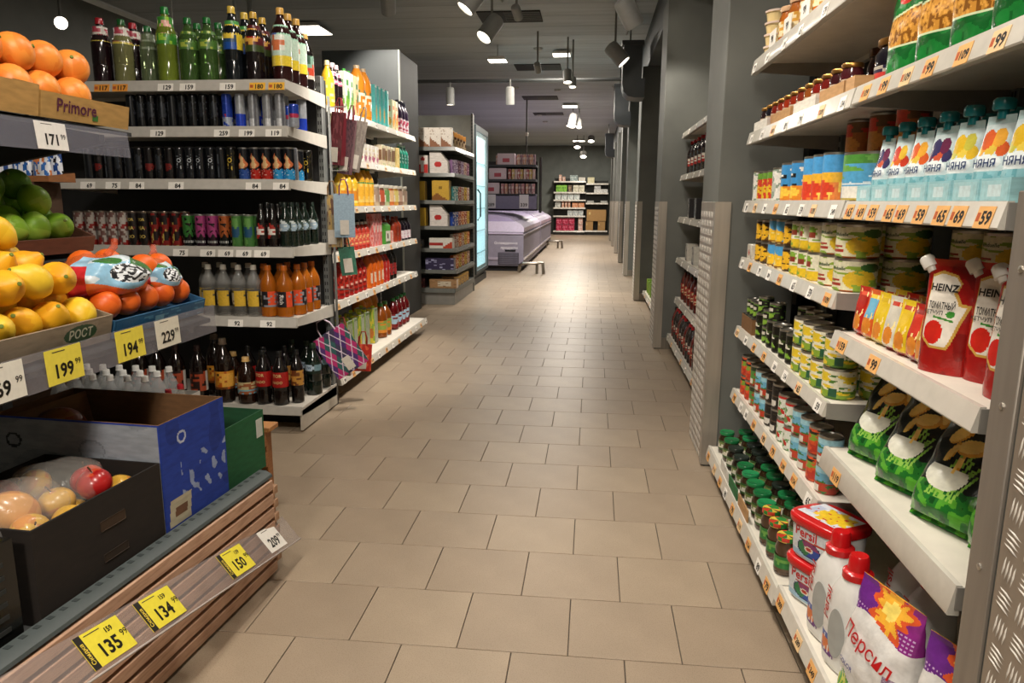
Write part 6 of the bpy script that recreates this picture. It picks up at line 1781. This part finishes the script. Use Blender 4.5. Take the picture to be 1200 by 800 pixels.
# ---- boxes on the wooden stand
RB = math.atan2(DI.y, DI.x) - PI / 2 + PI      # front (-Y) toward the aisle
RB = PI / 2 + RA
def on(a, b, z):
    return BL(a, b, z)
ZB = .407
# blue box: near face (towards the camera) is pale, aisle face blue
bb = tray(.36, .62, .385, .006, '1f3a94', '6a4a2c', 'card')
bbm = bb.mesh('fruit_box')
npr = MB().grid(lambda u, v: (-.1808, .305 - .61 * u, .004 + .375 * v), 110, 66, PT('8a9098', ('n', 4, .28, '7e848c'), ('e', .12, .8, .05, .07, '2c3038'), ('e', .12, .8, .035, .05, '8a9098'), ('e', .72, .12, .045, .08, '22262e'), ('e', .72, .12, .024, .045, '8a9098'), ('e', .6, .75, .08, .1, '747a82'), ('e', .6, .75, .07, .085, '868c94'), ('r', .27, .295, .3, .46, '1c1e24'), ('r', .32, .345, .3, .46, '1c1e24'), ('r', .27, .345, .365, .4, '1c1e24')), 'card')
apr = MB().grid(lambda u, v: (-.177 + .354 * u, -.3108, .004 + .375 * v), 90, 96, PT('1f3a94', ('n', 3, .35, '1a3284'), ('d', lambda u, v: noise.noise(Vector((u * 11, v * 11, 2))) > .25 and .2 < v < .62 and u > .25, '8a98b8'), ('d', lambda u, v: .02 < u - .15 * v < .34 and .06 < v < .3, 'b0a890'), ('d', lambda u, v: .1 < u - .15 * v < .28 and .14 < v < .22, '6a4a34'), ('e', .3, .83, .07, .06, 'b0b8cc'), ('e', .3, .83, .045, .04, '1f3a94')), 'card')
fl1 = MB().add([(-.17, .25, .38), (.17, .25, .38), (.16, .20, .16), (-.16, .20, .16)], [(0, 1, 2, 3)], '6f5030', 'card')
spawn('fruit_box', (bbm, [('near_print', npr.mesh('near_print'), [], 'pale grey printed side'), ('aisle_print', apr.mesh('aisle_print'), [], 'scuffed blue side'), ('inner_flap', fl1.mesh('inner_flap'))]), 'tall blue carton with pale grey near side on the wooden stand', 'box', on(.375, .38, ZB), RB)
spawn('pomelo', (pomelo, []), 'wrapped reddish-brown pomelo inside the tall blue carton', 'fruit', on(.40, .575, ZB + .29), 0)
for i, (a, b) in enumerate(((.37, .20), (.37, .39), (.40, .58))):
    spawn('pomelo', (pomelo, []), f'pomelo lower inside the tall blue carton, {ORD[i]} from the aisle', 'fruit', on(a, b, ZB + .105), i, 'pomelos in the blue carton')
# green box
gbm = tray(.30, .44, .245, .006, '1d5a34', '1a4a2c', 'card')
gst = MB().box(.09, .135, -.2225, -.2207, .14, .215, 'c0c4bc', 'paper').mesh('sticker')
spawn('fruit_box', (gbm.mesh('fruit_box'), [('sticker', gst, [], 'white paper sticker'), ('divider', MB().box(-.05, .06, -.1, .1, .10, .225, '6a3a24', 'card', .003).mesh('divider'))]), 'low dark green carton at the aisle end of the wooden stand', 'box', on(.03, .315, ZB), RB)
spawn('orange', (wob(fruit(.055, 'd8481c', 'e8642c', 1), .05, 3).mesh('orange'), []), 'single bright netted orange peeking from the green carton', 'orange', on(.10, .26, ZB + .225), 0)
for i in range(4):
    spawn('orange', (orange, []), f'orange low in the green carton, {ORD[i]} along its side', 'orange', on(-.05 + .055 * i, .24 if i % 2 else .38, ZB + .062), 0, 'oranges in the green carton')
# black carton with wrapped fruit
bc = tray(.50, .42, .265, .007, '1f1813', '17120e', 'card')
hs1 = MB().box(-.02, .08, -.2112, -.2104, .155, .185, '3a2a1c', 'matte', .002).mesh('handle_slot')
hs2 = MB().box(-.02, .08, -.2112, -.2104, .06, .085, '2a1f16', 'matte', .002).mesh('handle_slot')
spawn('fruit_box', (bc.mesh('fruit_box'), [('handle_slot', hs1), ('handle_slot', hs2)]), 'black carton of film-wrapped apples and pears on the wooden stand', 'box', on(.815, .28, ZB), RB)
FR = [(.93, .30, .22, pear, 'pear'), (.79, .27, .21, apple_y, 'apple'), (.71, .25, .22, apple_r, 'apple'), (.65, .31, .215, apple_r, 'apple'), (.63, .23, .20, apple_y, 'apple'), (.98, .42, .23, apple_r, 'apple'), (.86, .42, .235, apple_r, 'apple'), (.74, .43, .225, apple_y, 'apple'),
      (1.0, .22, .2, apple_y, 'apple'), (.90, .22, .19, apple_y, 'apple'), (.70, .34, .12, apple_y, 'apple'), (.84, .33, .12, apple_r, 'apple'), (.97, .33, .12, apple_y, 'apple'), (.64, .45, .13, apple_r, 'apple'), (.80, .22, .12, apple_y, 'apple')]
FP = relax([on(a, b - .06, ZB + z + .01) for a, b, z, _, _ in FR], .054, lambda x: ZB + .02, (-1.76, 1.66, 0), (-1.41, 2.0, 9))
for i, (a, b, z, m, nme) in enumerate(FR):
    c = 'yellow' if m is apple_y else ('red' if m is apple_r else 'amber')
    put(nme, (m, [('stem', stem)]), f'{c} {nme} ' + ('high' if z > .18 else 'low'), 'in the black carton', nme, FP[i], R.uniform(0, 6), 'fruit in the black carton', **(tilt() if i > 4 else dict(rx=R.uniform(-.7, .7), ry=R.uniform(-.7, .7))))
for i, (a, b, z, ra, rb_, rc) in enumerate(((.95, .28, .235, .14, .12, .085), (.76, .33, .225, .14, .13, .08))):
    m, fn = blob(0, 0, 0, ra, rb_, rc, 'wrap', lambda u, v: 'dcd8d0', 20 + i)
    spawn('film_wrap', (m.mesh('film_wrap'), []), ['crinkled clear film over the amber pear', 'crinkled clear film over the red apples'][i] + ' in the black carton', 'film', on(a, b - .06, ZB + z + .02), RB, 'film wraps')
# black ventilated crate at the near end
cm = tray(.50, .42, .27, .012, '121312', '0c0d0c', 'gloss')
vs_ = MB().box(-.055, .055, -.2125, -.2105, 0, .012, '2a2c2a', 'matte').mesh('slat')
cr_ = spawn('plastic_crate', (cm.mesh('plastic_crate'), []), 'black ventilated plastic crate nearest the camera on the wooden stand'.replace('nearest the camera', 'beside the black carton'), 'crate', on(1.36, .29, ZB), RB)
for i in range(3):
    for k in range(6):
        obj('slat', vs_, cr_, (-.16 + .16 * i, 0, .04 + .034 * k))
for i, (a, b) in enumerate(((1.2, .25), (1.3, .22), (1.22, .38), (1.34, .36), (1.44, .25))):
    put('apple', (wob(fruit(.05, 'b8b83a', 'a8a834', .92, 0, .16, 'skin'), .06, 8).mesh('apple') if i == 0 else apple_y, [('stem', stem)]), 'yellow-green apple', 'in the black plastic crate', 'apple', on(a, b - .03, ZB + .2), 0, 'apples in the plastic crate')

# ---- behind the stand: crate end, carton stack with water bottles, sweets box
wc = D.objects.new('wooden_crate', None)
COL.objects.link(wc)
wc.location = (-1.8, 2.92, 0)
tag(wc, 'rough orange-wood crate end showing behind the green carton', 'crate')
for k in range(5):
    obj('slat', MB().box(-.45, .40, -.02, 0, 0, .07, 'b0784a', 'wood', .003).mesh('slat'), wc, (0, 0, .05 + .095 * k))
for x in (-.42, .34):
    obj('post', MB().box(x, x + .06, 0, .05, 0, .52, 'a06a3c', 'wood', .003).mesh('post'), wc)
obj('top_slat', MB().box(-.45, .43, -.03, .06, .502 - .0, .525, 'b8824e', 'wood', .003).mesh('top_slat'), wc)
o = spawn('shipping_carton', carton(.75, .5, .40, '6a4c30', None, f='card'), 'brown shipping carton under the water bottles', 'box', (-2.3, 3.28, 0), 0)
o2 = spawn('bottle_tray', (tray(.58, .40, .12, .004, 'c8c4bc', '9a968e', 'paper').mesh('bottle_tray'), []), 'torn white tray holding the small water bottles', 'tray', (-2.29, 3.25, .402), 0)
wb = bottle(.04, .27, 'd0d4d6', 'e8e8e4', None, f='pet')
for i in range(6):
    for j in range(3):
        put('water_bottle', wb, 'white-capped water bottle in the ' + ['front', 'middle', 'back'][j] + ' row', 'of the torn white tray', 'bottle', (-2.52 + .088 * i, 3.12 + .1 * j, .4065), 0)
for x, y in ((-1.955, 3.10), (-1.955, 3.2)):
    put('water_bottle', bottle(.036, .22, 'c8c4bc', 'b82a34', None, f='pet'), 'small clear bottle with red cap', 'beside the torn white tray', 'bottle', (x, y, .4005), 0)
cd = spawn('shipping_carton', carton(.50, .2, 1.58, '4a3628', None, f='card'), 'tall dark brown carton column under the sweets box', 'box', (-3.14, 3.66, 0), 0)
ct = tray(.60, .20, .05, .005, '8a5a34', '6a4428', 'card', .03)
spawn('sweets_tray', (ct.mesh('sweets_tray'), []), 'brown display tray of blue-white sweet packets behind the fruit rack', 'tray', (-3.10, 3.66, 1.5815), 0)
sw = [(ring_body(pouch_rows(.05, .17, .02, 40, .06, False), 40, PT(c, ('n', 5, -.05, 'd8dce4'), ('n', 4, .25, c2)), 'foil', .8, .004, i).mesh('sweet_packet'), []) for i, (c, c2) in enumerate((('2a5a9c', '17264a'), ('3a6ab0', 'c87a4a'), ('20407c', '2a2420')))]
for j in range(2):
    for i in range(5):
        put('sweet_packet', sw[(i + j) % 3], 'blue and white sweet packet in the ' + ('front' if not j else 'rear') + ' row', 'of the brown display tray', 'packet', (-3.32 + .112 * i, 3.615 + .08 * j, 1.589), R.uniform(-.3, .3))
flush()
